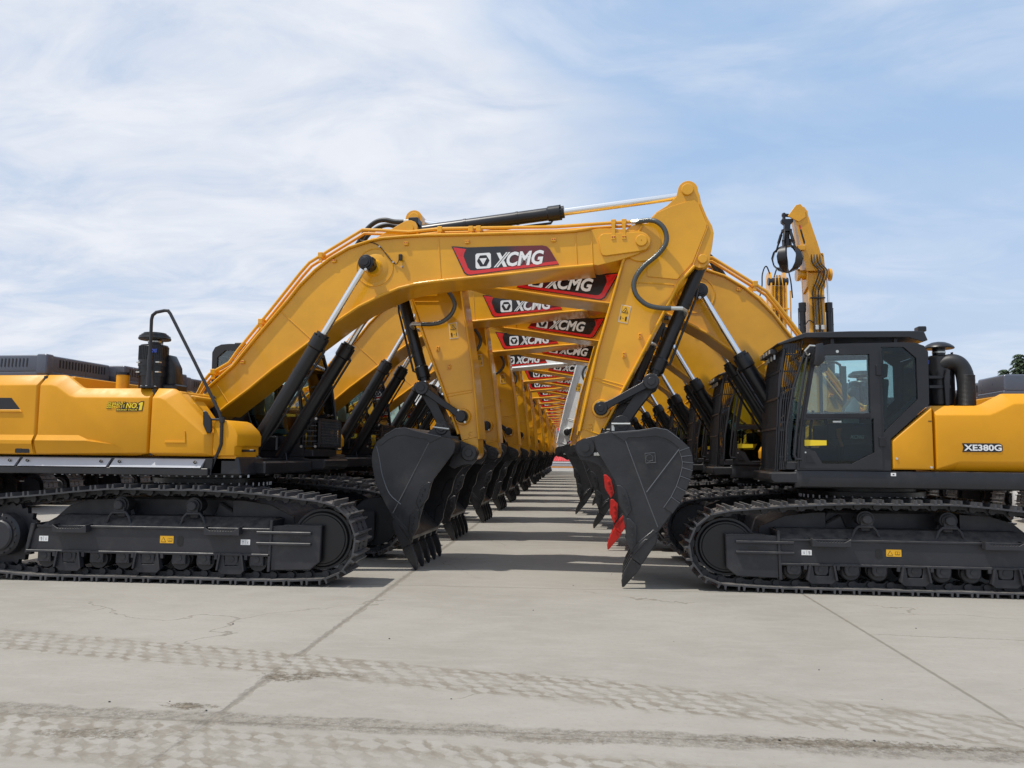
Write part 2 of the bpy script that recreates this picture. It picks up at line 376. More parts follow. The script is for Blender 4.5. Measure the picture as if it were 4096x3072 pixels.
def logo(mb, side):
    """maker's film on the side of the boom; side=-1 right side, +1 left side"""
    y = side * 0.3; o = lambda k: side * (0.291 + 0.002 * k)
    def flat(poly, k, mt): mb.add([(x, o(k), z) for x, z in poly], [list(range(len(poly)))], mt)
    flat([(3.539, 4.478), (3.60, 4.475), (3.76, 4.455), (4.2, 4.455), (4.80, 4.450), (4.86, 4.435), (4.90, 4.40), (5.03, 4.178), (4.4, 4.122), (3.816, 4.060), (3.765, 4.066), (3.72, 4.10)], 1, LB)
    flat([(3.562, 4.462), (3.62, 4.455), (3.748, 4.43), (3.722, 4.385), (3.712, 4.33), (3.775, 4.17), (3.81, 4.135), (3.86, 4.128), (4.4, 4.172), (5.0, 4.228), (5.018, 4.188), (4.4, 4.134), (3.82, 4.074), (3.775, 4.08), (3.735, 4.11)], 2, RD)
    flat([(3.60, 4.445), (3.71, 4.425), (3.69, 4.38), (3.685, 4.34), (3.66, 4.35)], 3, WD if False else RD)
    # writing: emblem then letters; reads towards +x on the right side, towards -x on the left side
    sg = -side * 1.0
    if side < 0: ox, rot = 3.885, 0.035
    else: ox, rot = 4.86, -0.035
    oz = 4.150 if side < 0 else 4.20
    c_, s_ = math.cos(rot), math.sin(rot)
    def W(a, b): return (ox + (a * c_ - b * s_ * 1.0) * (1 if side < 0 else -1), oz + (a * s_ + b * c_))
    def wf(pts, k, mt): flat([W(a, b) for a, b in pts], k, mt)
    q = 0.215; r = 0.02
    wf([(r, 0), (q - r, 0), (q, r), (q, q - r), (q - r, q), (r, q), (0, q - r), (0, r)], 2, WD)
    cx_ = cz_ = q / 2
    hexo = [(cx_ + 0.088 * math.cos(R(a)), cz_ + 0.088 * math.sin(R(a))) for a in range(0, 360, 60)]
    wf(hexo, 3, KD)
    wf([(cx_ - 0.052, cz_ + 0.034), (cx_ + 0.052, cz_ + 0.034), (cx_, cz_ - 0.056)], 4, WD)
    wf([(cx_ - 0.020, cz_ + 0.016), (cx_ + 0.020, cz_ + 0.016), (cx_, cz_ - 0.018)], 5, WD)
    # X from two crossing strokes with a slit
    X0 = 0.25; H = 0.20; b0 = 0.005
    wf([(X0 + 0.045, b0 + H), (X0 + 0.095, b0 + H), (X0 + 0.185, b0), (X0 + 0.135, b0)], 2, WD)
    wf([(X0, b0), (X0 + 0.022, b0), (X0 + 0.20, b0 + H), (X0 + 0.178, b0 + H)], 3, WD)
    wf([(X0 + 0.034, b0), (X0 + 0.060, b0), (X0 + 0.238, b0 + H), (X0 + 0.212, b0 + H)], 3, WD)
    wf([(X0 + 0.024, b0), (X0 + 0.031, b0), (X0 + 0.209, b0 + H), (X0 + 0.202, b0 + H)], 4, KD)
    x1, z1 = W(0.432, b0)
    mb.text('CMG', x1, z1, 0.515, H, o(2), WD, sgn=1 if side < 0 else -1, shear=0.25, bold=0.035, rot=rot)

def warn_label(mb, cx, cz, ang, y, side):
    """upright yellow plate: triangle above, small figure below"""
    o = lambda k: y + side * 0.003 * k
    c_, s_ = math.cos(ang), math.sin(ang)
    def P(a, b): return (cx + a * c_ - b * s_, cz + a * s_ + b * c_)
    def fl(pts, k, mt): mb.add([(p[0], o(k), p[1]) for p in (P(*q) for q in pts)], [list(range(len(pts)))], mt)
    w, h = 0.064, 0.118
    fl([(-w, -h), (w, -h), (w, h), (-w, h)], 1, WD); fl([(-w + .007, -h + .007), (w - .007, -h + .007), (w - .007, h - .007), (-w + .007, h - .007)], 2, YL)
    fl([(-.045, .015), (.045, .015), (0, .095)], 3, KD); fl([(-.032, .023), (.032, .023), (0, .078)], 4, YL); fl([(-.013, .03), (.014, .034), (.004, .055)], 5, KD)
    fl([(-.046, -.085), (-.036, -.085), (-.036, -.035), (-.046, -.035)], 3, KD); fl([(-.02, -.062), (.0, -.062), (.0, -.056), (-.02, -.056)], 3, KD)
    fl([(.022, -.09), (.04, -.09), (.042, -.04), (.034, -.028), (.026, -.028), (.018, -.04)], 3, KD)

# ------------------------------------------------------------------ undercarriage
def belt_path():
    xs, zs, rs = -2.09, 0.545, 0.435      # sprocket
    xi, zi, ri = 2.07, 0.552, 0.45        # idler
    pts = []
    bot = [(-1.62, 0.098), (-1.5, 0.095), (1.55, 0.095), (1.68, 0.10)]
    pts += bot
    for a in range(-72, 84, 6): pts.append((xi + ri * math.cos(R(a)), zi + ri * math.sin(R(a))))
    pts += [(1.75, 1.035), (1.35, 1.075), (0.95, 1.10), (0.50, 1.118), (0.15, 1.112), (-0.25, 1.118), (-0.55, 1.122), (-0.95, 1.09), (-1.4, 1.04), (-1.85, 1.0)]
    for a in range(96, 250, 6): pts.append((xs + rs * math.cos(R(a)), zs + rs * math.sin(R(a))))
    return pts

def make_track(side, parent, zs):
    """side=-1 right, +1 left"""
    yc = side * 1.295; yo = side * 1.50
    xf = lambda x, y, z: (x, y, z * zs(z))
    fr = MB()
    beam = [(-1.66, 0.345), (-1.74, 0.40), (-1.66, 0.60), (-1.55, 0.672), (1.45, 0.672), (1.45, 0.362), (-1.55, 0.362)]
    fr.prism(beam, yo, side * 1.07, FR, 0.012)
    # sloping top of the beam
    fr.add([(-1.55, yo - side * .01, .672), (1.45, yo - side * .01, .672), (1.45, side * 1.32, .80), (-1.40, side * 1.32, .80), (-1.40, side * 1.0, .80), (1.45, side * 1.0, .80), (1.45, side * 1.08, .60), (-1.5, side * 1.08, .60)],
           [[0, 1, 2, 3], [3, 2, 5, 4], [4, 5, 6, 7], [0, 3, 4, 7], [1, 6, 5, 2]], FR)
    fr.box(-1.70, 1.47, yo - side * .0, yo + side * .035, 0.345, 0.375, FR, 0.005)
    fr.box(-1.58, 1.46, yo - side * .0, yo + side * .022, 0.655, 0.685, FR, 0.005)
    fr.prism([(-1.72, .33), (-1.68, .33), (-1.60, .70), (-1.66, .70)], yo + side * .03, side * 1.1, FR, 0.008)
    # idler yoke
    yoke = [(1.47, 0.175), (1.97, 0.19), (2.09, 0.29), (2.10, 0.72), (1.62, 0.725), (1.47, 0.715)]
    fr.prism(yoke, yo + side * 0.01, yo - side * 0.05, FR, 0.01); fr.prism(yoke, yc - side * .16, yc - side * .20, FR, 0.01)
    fr.prism([(1.62, .71), (2.1, .71), (2.1, .73), (1.62, .73)], yo + side * .012, side * 1.36, FR, 0.004)
    for z in (0.618, 0.485): fr.prism([(1.29, z), (1.98, z), (1.98, z + .034), (1.29, z + .034)], yo, yo + side * .05, FR, 0.006)
    fr.prism([(1.435, .16), (1.47, .16), (1.49, .79), (1.455, .79)], side * 1.08, yo + side * .035, FR, 0.006)
    fr.prism([(1.72, .535), (1.83, .535), (1.85, .555), (1.83, .58), (1.72, .58), (1.70, .555)], yo + side * .008, yo + side * .012, KD)
    hole = [(0.30 + 0.042 * math.cos(a * PI / 8), 0.512 + 0.042 * math.sin(a * PI / 8) + (0.022 if 0 < a < 8 else -0.022)) for a in range(16)]
    fr.prism(hole, yo, yo + side * .003, KD)
    fr.prism([(-1.66, .55), (-.80, .55), (-.80, 1.0), (-1.15, .985), (-1.42, .90), (-1.60, .74)], side * 1.10, side * 1.14, FR, .005)
    fr.prism([(.80, .55), (1.64, .55), (1.62, .80), (1.3, .95), (.95, 1.0), (.80, 1.0)], side * 1.10, side * 1.14, FR, .005)
    F = fr.build('track_frame', parent, xf)
    # belt
    P = belt_path(); L = [0]; Q = [Vector((x, z)) for x, z in P]; Q.append(Q[0])
    for i in range(len(Q) - 1): L.append(L[-1] + (Q[i + 1] - Q[i]).length)
    n = 50; pitch = L[-1] / n; bb = MB()
    def at(d):
        d %= L[-1]
        for i in range(len(Q) - 1):
            if L[i + 1] >= d: return Q[i] + (Q[i + 1] - Q[i]) * ((d - L[i]) / (L[i + 1] - L[i]))
        return Q[0]
    shoe = [(-.110, .022), (-.110, .034), (-.098, .040), (-.094, .092), (-.076, .092), (-.070, .042), (.060, .042), (.066, .090), (.084, .090), (.090, .040), (.112, .034), (.112, .020)]
    link = [(-.118, -.035), (-.10, -.058), (-.075, -.055), (-.045, -.028), (.04, -.028), (.065, -.052), (.09, -.055), (.104, -.035), (.104, .026), (.085, .042), (-.085, .042), (-.118, .026)]
    for i in range(n):
        a = at((i) * pitch); b = at((i + 1) * pitch); c = (a + b) / 2; t = (b - a).normalized(); nn = Vector((t.y, -t.x))
        T = lambda p: (c.x + t.x * p[0] + nn.x * p[1], c.y + t.y * p[0] + nn.y * p[1])
        bb.prism([T(p) for p in shoe], yc - .30, yc + .30, TRL)
        for yy in (-.105, .085): bb.prism([T(p) for p in link], yc + yy, yc + yy + .03, TR)
        g = T((-.108, -.012)); bb.ycyl(g[0], g[1], .040, yc - .150, yc + .150, TR, n=12)
        for yy in (-.06, .06):
            for xx in (-.03, .035):
                h = T((xx, .042)); h2 = T((xx, .054)); bb.cyl((h[0], yc + yy * 1.6, h[1]), (h2[0], yc + yy * 1.6, h2[1]), .013, TR, n=6)
    bb.build('track_belt', F, xf)
    # wheels
    w = MB(); w.ycyl(2.07, .552, .375, yc - .07, yc + .07, TR, 48); w.ycyl(2.07, .552, .345, yc - side * .05, yc + side * .10, BK, 48, .02); w.ycyl(2.07, .552, .31, yc, yc + side * .11, BK, 48, .015)
    w.build('idler_wheel', F, xf)
    w = MB(); teeth = []
    for i in range(46): teeth.append((-2.09 + (.41 if i % 2 else .36) * math.cos(2 * PI * i / 46), .545 + (.41 if i % 2 else .36) * math.sin(2 * PI * i / 46)))
    w.prism(teeth, yc - .035, yc + .035, FR); w.ycyl(-2.09, .545, .27, yc - side * .2, yc + side * .22, FR, 36, .03); w.ycyl(-2.09, .545, .20, yc, yc + side * .26, FR, 30, .02)
    star_bolts(w, -2.09, .545, .235, yc + side * .22, 16, TR)
    w.build('sprocket', F, xf)
    for x in (-1.46, -1.13, -.77, -.43, -.10, .30, .62, .975, 1.295):
        w = MB(); w.ycyl(x, .272, .118, yc - .17, yc + .17, TR, 24, .015); w.ycyl(x, .30, .135, yc + side * .09, yc + side * .12, TR, 24)
        w.prism([(x - .085, .375), (x - .085, .27), (x - .055, .225), (x + .055, .225), (x + .085, .27), (x + .085, .375)], yc + side * .17, yc + side * .225, FR, .008)
        w.ycyl(x, .305, .04, yc + side * .22, yc + side * .232, TR, 16); w.box(x - .085, x + .085, yc - .22, yc - .17, .23, .37, FR)
        w.build('track_roller', F, xf)
    for x in (-.565, .40):
        w = MB(); w.ycyl(x, .94, .085, yc - .12, yc + .12, TR, 22, .01); w.ycyl(x, .94, .105, yc + side * .05, yc + side * .09, TR, 24); w.ycyl(x, .94, .06, yc, yc + side * .17, FR, 20, .01)
        w.box(x - .06, x + .05, yc - .07, yc + .07, .78, .93, FR, .01); w.prism([(x - .07, .86), (x + .07, .86), (x + .07, .95), (x + .03, .99), (x - .03, .99), (x - .07, .95)], yc + side * .10, yc + side * .13, FR)
        w.build('carrier_roller', F, xf)
    for x in (-1.13, -.10, .975):
        w = MB(); w.prism([(x - .155, .36), (x - .10, .36), (x - .085, .22), (x + .085, .22), (x + .10, .36), (x + .155, .36), (x + .175, .17), (x + .12, .118), (x - .12, .118), (x - .175, .17)], yo - side * .0, yo + side * .02, FR, .004)
        for sx_ in (-1, 1):
            w.prism([(x + sx_ * .17 - .01, .17), (x + sx_ * .14 - .01, .36), (x + sx_ * .14 + .012, .36), (x + sx_ * .17 + .012, .17)], yo - side * .02, yo + side * .06, FR)
            w.box(x + sx_ * .19 - .018, x + sx_ * .19 + .018, yo, yo + side * .04, .30, .36, FR)
        w.build('roller_guard', F, xf)
    for x in (-.555, .42):
        w = MB(); yy = side * 1.43
        w.tube([(x - .165, yy, .69), (x - .125, yy, .80), (x - .085, yy, .845), (x + .085, yy, .845), (x + .125, yy, .80), (x + .165, yy, .69)], .017, FR, 8)
        w.build('guard_hoop', F, xf)
    for x in (-1.1, .87):
        w = MB(); y1 = yo + side * .09
        w.prism([(x - .225, .60), (x + .225, .60), (x + .225, .70), (x + .15, .655), (x - .15, .655), (x - .225, .70)], y1, y1 + side * .012, FR, .003)
        for sx_ in (-1, 1): w.box(x + sx_ * .22 - .006, x + sx_ * .22 + .006, yo - side * .05, y1, .61, .70, FR)
        w.box(x - .22, x + .22, yo + side * .0, y1, .645, .652, FR)
        for k in range(9): w.box(x - .14 + k * .034, x - .126 + k * .034, y1 - side * .02, y1 + side * .012, .652, .665, FR)
        w.build('step', F, xf)
    w = MB(); y2 = yo + side * .004
    s0 = 1 if side < 0 else -1
    def q(x0, x1, z0, z1, k, mt): w.add([(x0, y2 + side * .0015 * k, z0), (x1, y2 + side * .0015 * k, z0), (x1, y2 + side * .0015 * k, z1), (x0, y2 + side * .0015 * k, z1)], [[0, 1, 2, 3]], mt)
    sxp = 0.04 if side < 0 else 0.04
    q(sxp, sxp + .175, .482, .572, 0, YL)
    def tri(pts, k, mt): w.add([(x, y2 + side * .0015 * k, z) for x, z in pts], [[0, 1, 2]], mt)
    cx = sxp + (.045 if side < 0 else .13)
    tri([(cx - .034, .497), (cx + .034, .497), (cx, .558)], 1, KD); tri([(cx - .026, .501), (cx + .026, .501), (cx, .549)], 2, YL)
    bx = sxp + (.13 if side < 0 else .045)
    q(bx - .028, bx + .028, .505, .545, 1, KD); q(bx - .024, bx - .002, .511, .541, 2, YL); q(bx + .002, bx + .024, .511, .541, 2, YL)
    w.build('warning_sticker', F, xf)
    for x in (-1.55, 1.08):
        w = MB(); q(x, x + .12, .478, .545, 0, WD); q(x + .058, x + .060, .483, .54, 1, DK)
        w.ycyl(x + .03, .52, .012, y2, y2 + side * .003, BOLT, 12); q(x + .025, x + .034, .487, .505, 1, BOLT); q(x + .075, x + .105, .522, .525, 1, BOLT); q(x + .083, x + .098, .497, .512, 1, BOLT)
        w.build('lifting_sticker', F, xf)
    return F

# ------------------------------------------------------------------ the excavator
def make_excavator(var, name, label, cat, group):
    """var 'L': seen from its right side (left row); 'R': seen from its left side (right row)"""
    t = empty(name, (0, 0, 0), 0, label, cat, group)
    isR = var == 'R'
    sw = R(-4.5) if not isR else R(-2.5)
    dxa = -0.24 if isR else 0.0
    sa = R(6.5) if isR else 0.0
    # height maps of the two sizes of machine
    def up(x, y, z):
        if not isR: return (x, y, z)
        return (x, y, 1.47 + (z - 1.56) * .89 if z > 1.56 else 1.26 + (z - 1.32) * .875)
    def cabm(x, y, z):
        return (x, y, z) if isR else (x, y, 1.56 + (z - 1.47) * 1.095)
    def lb(x, y, z): return (x, y, z) if isR else (x, y, 1.56 + (z - 1.47) / .89)
    ba = R(4.2) if isR else 0.0
    cba, sba = math.cos(ba), math.sin(ba)
    def arm(x, y, z):
        a, b = x - BS[0], z - BS[1]
        return (BS[0] + a * cba - b * sba + dxa, y, BS[1] + a * sba + b * cba - (.02 if isR else 0))
    ca, sn = math.cos(sa), math.sin(sa)
    def stk(x, y, z):
        a, b = x - BS[0], z - BS[1]
        return (BS[0] + a * ca - b * sn + dxa, y, BS[1] + a * sn + b * ca - (.02 if isR else 0))
    ts = (lambda z: 1.0) if not isR else (lambda z: 0.935)
    make_track(-1, t, ts); make_track(1, t, ts)
    P = lambda mb, nm, xf=up, par=None, label=None: mb.build(nm, par or t, xf, rot=None if par else sw, label=label)
    # carbody and slew ring
    c = MB(); c.prism([(-1.0, .62), (1.0, .62), (.75, 1.02), (-.75, 1.02)], -1.02, 1.02, FR, .03); c.prism([(-1.42, .55), (1.42, .55), (1.36, .80), (1.0, 1.0), (-1.0, 1.0), (-1.36, .80)], -.98, .98, FR, .03); c.lathe([(.0, 1.0), (.74, 1.0), (.74, 1.10), (0, 1.10)], (0, 0, 0), BK, 40)
    for sx_ in (-1, 1):
        for sy in (-1, 1): c.prism([(sx_ * .45, .55), (sx_ * 1.05, .45), (sx_ * 1.05, .70), (sx_ * .6, .98)], sy * .55, sy * 1.12, FR, .02)
    c.build('carbody', t, lambda x, y, z: (x, y, z * ts(z)))
    s = MB(); s.lathe([(0, 1.10), (.80, 1.10), (.80, 1.15), (.76, 1.15), (.76, 1.20), (.82, 1.20), (.82, 1.26), (.70, 1.26), (.70, 1.33), (0, 1.33)], (0, 0, 0), BK, 48)
    for i in range(44):
        a = 2 * PI * i / 44
        for r_, z0 in ((.785, 1.15), (.785, 1.045)): s.cyl((r_ * math.cos(a), r_ * math.sin(a), z0), (r_ * math.cos(a), r_ * math.sin(a), z0 + .05), .014, BOLT, n=6)
    s.build('slew_ring', t, lambda x, y, z: (x, y, z * ts(z) if z > 1.0 else z))
    # revolving platform
    p = MB(); p.box(-2.7, .9, -1.40, 1.40, 1.33, 1.54, BK, .015)
    p.box(.85, 1.27, -1.0, .5, 1.335, 1.50, DK, .02)
    p.prism([(.80, .0)] * 0 + [(.72, 1.33), (.80, 1.56), (1.10, 1.56), (1.15, 1.33)], -1.40, -.72, DK, .02)
    p.prism([(-.6, 1.54), (-.6, 1.9), (-.2, 2.34), (.03, 2.42), (.2, 2.40), (.31, 2.07), (.50, 1.75), (.88, 1.66), (.93, 1.40), (.60, 1.40), (.5, 1.54)], -.46, -.42, BK, .008)
    p.prism([(-.6, 1.54), (-.6, 1.9), (-.2, 2.34), (.03, 2.42), (.2, 2.40), (.31, 2.07), (.50, 1.75), (.88, 1.66), (.93, 1.40), (.60, 1.40), (.5, 1.54)], .42, .46, BK, .008)
    for y0 in (-.80, -.46, .46, .80): p.prism([(.45, 1.36), (.55, 1.56), (.66, 1.605), (.78, 1.62), (.86, 1.56), (.88, 1.47), (.83, 1.36)], y0 - .02, y0 + .02, BK, .008)
    p.ycyl(CF[0], CF[1], .075, -.84, -.42, BK, 24, .01); p.ycyl(CF[0], CF[1], .075, .42, .84, BK, 24, .01)
    p.ycyl(.03, 2.235, .14, -.60, -.46, BK, 28, .02); p.ycyl(.03, 2.235, .085, -.63, -.46, BK, 24, .01); p.ycyl(.03, 2.235, .14, .46, .55, BK, 28, .02)
    p.box(.78, 1.24, -1.26, -1.2, 1.625, 1.655, BK, .005)
    # deck under the cab
    p.prism([(-.05, 1.35), (1.43, 1.37), (1.47, 1.42), (1.47, 1.52), (1.17, 1.53), (1.12, 1.56), (-.05, 1.56)], .5, 1.47, DK, .02)
    for k in range(26): p.cyl((-1.6 + k * .11, -1.2, 1.30), (-1.6 + k * .11, -1.2, 1.335), .014, BOLT, n=6)
    plat = P(p, 'platform')
    sl = MB(); 
    sill = SV if not isR else DK
    for x0, x1 in ((-2.75, -1.965), (-1.935, -.645), (-.615, .66)):
        sl.add([(x0, -1.475, 1.420), (x1 - .02, -1.475, 1.420), (x1 + .02, -1.425, 1.530), (x0 + .04, -1.425, 1.530), (x0, -1.40, 1.42), (x1 - .02, -1.40, 1.42), (x1 + .02, -1.40, 1.53), (x0 + .04, -1.40, 1.53)],
               [[0, 1, 2, 3], [4, 7, 6, 5], [0, 4, 5, 1], [3, 2, 6, 7], [0, 3, 7, 4], [1, 5, 6, 2]], sill)
        for xx in (x0 + .13, x1 - .10):
            sl.cyl((xx, -1.455, 1.495), (xx, -1.47, 1.485), .018, KD, n=12); sl.cyl((xx + .01, -1.46, 1.50), (xx + .01, -1.475, 1.49), .008, ST, n=8)
    P(sl, 'side_sill')
    s2 = MB(); s2.prism([(-2.75, 1.322), (.76, 1.328), (.76, 1.36), (.78, 1.545), (-2.75, 1.545), (-2.75, 1.50)], -1.425, -1.39, DK, .006)
    s2.prism([(-2.75, 1.322), (.74, 1.322), (.74, 1.415), (-2.75, 1.415)], -1.47, -1.42, DK, .008); P(s2, 'lower_skirt')
    s3 = MB(); s3.shell([(-2.75, 1.33), (1.10, 1.33), (1.10, 1.55), (-2.75, 1.55)], [(-2.75, 1.31), (1.17, 1.31), (1.17, 1.56), (-2.75, 1.56)], 1.49, 1.46, DK, .006, back=1.40)
    s3.box(.0, .06, 1.492, 1.494, 1.49, 1.535, WD); s3.box(.02, .04, 1.494, 1.4955, 1.505, 1.52, KD)
    P(s3, 'side_skirt')
    # engine hood
    h = MB()
    for (y0, y1, xe) in ((-1.34, -.06, -1.72), (-.03, .60, -1.50), (.63, 1.34, -1.33)):
        h.box(-2.75, xe, y0, y1, 2.66, 2.895, HD, .035, 3); h.box(-2.75, xe + .01, y0 + .0, y1 - .0, 2.60, 2.672, HD, .012)
    h.box(-1.86, -1.70, -1.36, -1.22, 2.63, 2.905, HD, .03, 3)
    for k in range(14):
        x = -2.02 - k * .055; h.prism([(x, 2.74), (x + .018, 2.73), (x + .026, 2.845), (x + .006, 2.85)], -1.344, -1.338, KD, 0)
    for k in range(16):
        y = -1.10 + k * .06
        if abs(y + .10) > .1 and y < .0: h.box(-1.7215, -1.716, y, y + .024, 2.74, 2.85, KD)
    for k in range(6): h.box(-1.5015, -1.496, .08 + k * .06, .105 + k * .06, 2.74, 2.85, KD)
    P(h, 'engine_hood')
    e = MB(); e.box(-2.75, -1.28, -1.33, 1.33, 1.56, 2.598, YP, .01); e.box(-1.3, -.3, -1.33, -.48, 1.56, 2.40, YP, .01); e.box(-1.3, -.48, .48, 1.33, 1.56, 2.36, YP, .01)
    e.box(-.32, .25, -1.33, -.62, 1.56, 2.40, YP, .02); e.prism([(.2, 1.56), (.6, 1.56), (.6, 1.95), (.25, 2.38), (.2, 2.38)], -1.33, -.9, YP, .02)
    e.prism([(.0, 2.3), (.30, 2.36), (.34, 2.33), (.31, 2.24), (.0, 2.1)], -1.15, -.62, YP, .015)
    P(e, 'engine_housing')
    cw = MB(); pl = [(-2.62, -1.48), (-3.05, -1.42), (-3.35, -1.05), (-3.46, -.5), (-3.46, .5), (-3.35, 1.05), (-3.05, 1.42), (-2.62, 1.48)]
    cw.prism(pl, 1.40, 2.58, YP, .05, 2, axis='z'); P(cw, 'counterweight')
    # right body panels: (outer face line, bevel inward ring)
    yo_, yi_, bk = -1.50, -1.395, -1.34
    a = MB(); a.shell([(-2.6, 2.473), (-1.705, 2.471), (-1.70, 1.60), (-1.70, 1.575), (-2.6, 1.575)], [(-2.6, 2.615), (-1.66, 2.615), (-1.655, 1.60), (-1.655, 1.562), (-2.6, 1.562)], yo_, yi_, YP, .012, back=bk)
    a.prism([(-2.6, 1.75), (-1.70, 1.75), (-1.70, 1.705), (-2.6, 1.705)], yo_, -1.535, YP, 0)
    a.add([(-2.6, yo_ + .002, 1.825), (-1.70, yo_ + .002, 1.825), (-1.70, -1.535, 1.75), (-2.6, -1.535, 1.75), (-2.6, -1.535, 1.705), (-1.70, -1.535, 1.705), (-1.70, yo_ + .002, 1.60), (-2.6, yo_ + .002, 1.60)], [[0, 1, 2, 3], [4, 5, 6, 7], [1, 6, 5, 2]], YP)
    a.prism([(-2.4, 2.305), (-2.063, 2.304), (-1.923, 2.152), (-2.4, 2.152)], yo_ - .001, yo_ - .004, KD)
    a.prism([(-2.4, 2.15), (-1.915, 2.15), (-1.885, 2.115), (-2.4, 2.115)], yo_, yo_ - .018, YP, .006)
    a.box(-1.955, -1.745, yo_ - .012, yo_, 1.585, 1.69, BK, .006); a.box(-1.93, -1.85, yo_ - .0135, yo_ - .012, 1.60, 1.68, KD)
    a.box(-1.66, -1.62, -1.435, -1.345, 1.57, 2.598, KD)  # black strip painting in the shade of the seam gap
    P(a, 'body_panel')
    b = MB(); b.box(-.09, -.045, -1.435, -1.345, 1.57, 2.425, KD); b.shell([(-1.655, 2.471), (-1.497, 2.47), (-1.411, 2.447), (-1.219, 2.325), (-1.134, 2.306), (-.088, 2.301), (-.094, 1.60), (-.33, 1.60), (-1.655, 1.575)],  # first box is a black strip standing in for shade in the gap
                      [(-1.63, 2.615), (-1.389, 2.613), (-1.32, 2.59), (-1.127, 2.453), (-1.076, 2.437), (-.065, 2.431), (-.07, 1.60), (-.3, 1.562), (-1.63, 1.562)], yo_, yi_, YP, .012, back=bk)
    b.add([(-1.655, yo_ + .002, 1.825), (-1.02, yo_ + .002, 1.825), (-.875, yo_ + .002, 1.765), (-.94, -1.535, 1.75), (-1.655, -1.535, 1.75), (-1.655, -1.535, 1.705), (-.56, -1.505, 1.708), (-.33, yo_ + .002, 1.60), (-1.655, yo_ + .002, 1.60), (-.85, yo_ + .002, 1.72)],
          [[0, 1, 2, 3, 4], [4, 3, 6, 5], [3, 2, 9, 6], [5, 6, 7, 8], [6, 9, 7]], YP)
    if not isR:
        b.text('品牌价值', -.680, 2.158, .285, .096, yo_ - .001, KD, shear=.25, bold=.07); b.text('NO.', -.41, 2.158, .185, .088, yo_ - .001, KD, shear=.2, bold=.09); b.prism([(-.235, 2.130), (-.172, 2.130), (-.152, 2.258), (-.193, 2.258), (-.240, 2.236), (-.238, 2.20)], yo_ - .001, yo_ - .0035, KD)
        b.prism([(-.54, 2.128), (-.24, 2.128), (-.235, 2.165), (-.535, 2.165)], yo_ - .001, yo_ - .0035, KD)
        b.text('品牌价值', -.674, 2.166, .272, .080, yo_ - .004, YB, shear=.25, bold=.012); b.text('NO.', -.402, 2.166, .168, .072, yo_ - .004, YB, shear=.2, bold=.03); b.prism([(-.222, 2.142), (-.182, 2.142), (-.165, 2.246), (-.190, 2.246), (-.226, 2.228), (-.222, 2.208), (-.208, 2.212)], yo_ - .003, yo_ - .005, YB)
        b.text('BRAND VALUE', -.53, 2.138, .29, .019, yo_ - .004, YB, shear=.15, bold=.02)
    P(b, 'body_panel')
    f = MB(); f.shell([(-.045, 2.301), (.043, 2.301), (.125, 2.271), (.686, 1.841), (.70, 1.60), (-.05, 1.60)], [(-.035, 2.431), (.181, 2.426), (.263, 2.381), (.72, 1.97), (.787, 1.84), (.80, 1.562), (-.035, 1.562)][:1] + [(.181, 2.426), (.263, 2.381), (.787, 1.856), (.80, 1.562), (-.035, 1.562)], yo_, yi_, YP, .012, back=bk)
    f.prism([(.17, 1.755), (.425, 1.755), (.425, 1.885), (.435, 1.885), (.45, 1.73), (.16, 1.73)], yo_, yo_ - .012, YP, .003)
    P(f, 'body_panel')
    g = MB(); g.prism([(.78, 1.575), (1.075, 1.575), (1.075, 1.686), (1.107, 1.70), (1.11, 1.832), (1.075, 1.90), (.96, 2.005), (.90, 2.025), (.80, 2.02), (.78, 1.98)], -1.44, -.80, YP, .03, 2)
    g.box(.80, 1.075, -1.40, -.85, 1.50, 1.58, YP, .01)
    for k in range(5): g.box(.805, .87, -1.403, -1.40, 1.60 + k * .022, 1.61 + k * .022, KD)
    P(g, 'front_box')
    # left body panels (authored at the height of the right-row machine)
    a = MB(); a.shell([(-2.6, 2.29), (-1.359, 2.285), (-1.154, 2.178), (-1.08, 2.15), (-.475, 2.148), (-.47, 1.50), (-.73, 1.59), (-2.6, 1.59)], [(-2.6, 2.415), (-1.274, 2.415), (-1.035, 2.285), (-.969, 2.268), (-.455, 2.267), (-.455, 1.475), (-.70, 1.475), (-2.6, 1.475)], 1.50, 1.395, YP, .012, back=1.34)
    if isR:
        y9 = 1.502
        a.prism([(-.755, 1.812), (-1.175, 1.812), (-1.205, 1.79), (-1.205, 1.725), (-1.18, 1.708), (-.755, 1.708), (-.77, 1.76)], y9, y9 + .002, KD)
        a.text('XE380G', -.772, 1.722, .42, .075, y9 + .004, WD, sgn=-1, bold=.03)
    P(a, 'body_panel', lb)
    a = MB(); a.shell([(.02, 1.50), (.02, 1.83), (-.025, 1.875), (-.43, 2.225), (-.43, 1.50)], [(.04, 1.487), (.04, 1.84), (-.018, 1.89), (-.438, 2.262), (-.44, 1.487)], 1.50, 1.47, YP, .01, back=1.34)
    for x, z in ((-.01, 1.62), (-.40, 1.52)): a.ycyl(x, z, .014, 1.50, 1.512, ST, 12)
    a.box(-.425, -.385, 1.50, 1.503, 2.07, 2.08, KD); P(a, 'body_panel', lb)
    # air cleaner
    ac = MB(); cx_, cy_ = -.385, -1.0
    ac.lathe([(.17, 0), (.172, .10), (.178, .30), (.19, .30), (.19, .37), (.182, .37), (.185, .44), (.192, .44), (.192, .50), (.186, .50), (.186, .70), (.17, .725), (.09, .735), (0, .735)], (cx_, cy_, 2.32), BK, 36)
    for k in range(22):
        aa = PI + PI * k / 21; ac.box(cx_ + .187 * math.cos(aa) - .004, cx_ + .187 * math.cos(aa) + .004, cy_ + .187 * math.sin(aa) - .004, cy_ + .187 * math.sin(aa) + .004, 2.84, 3.03, BK)
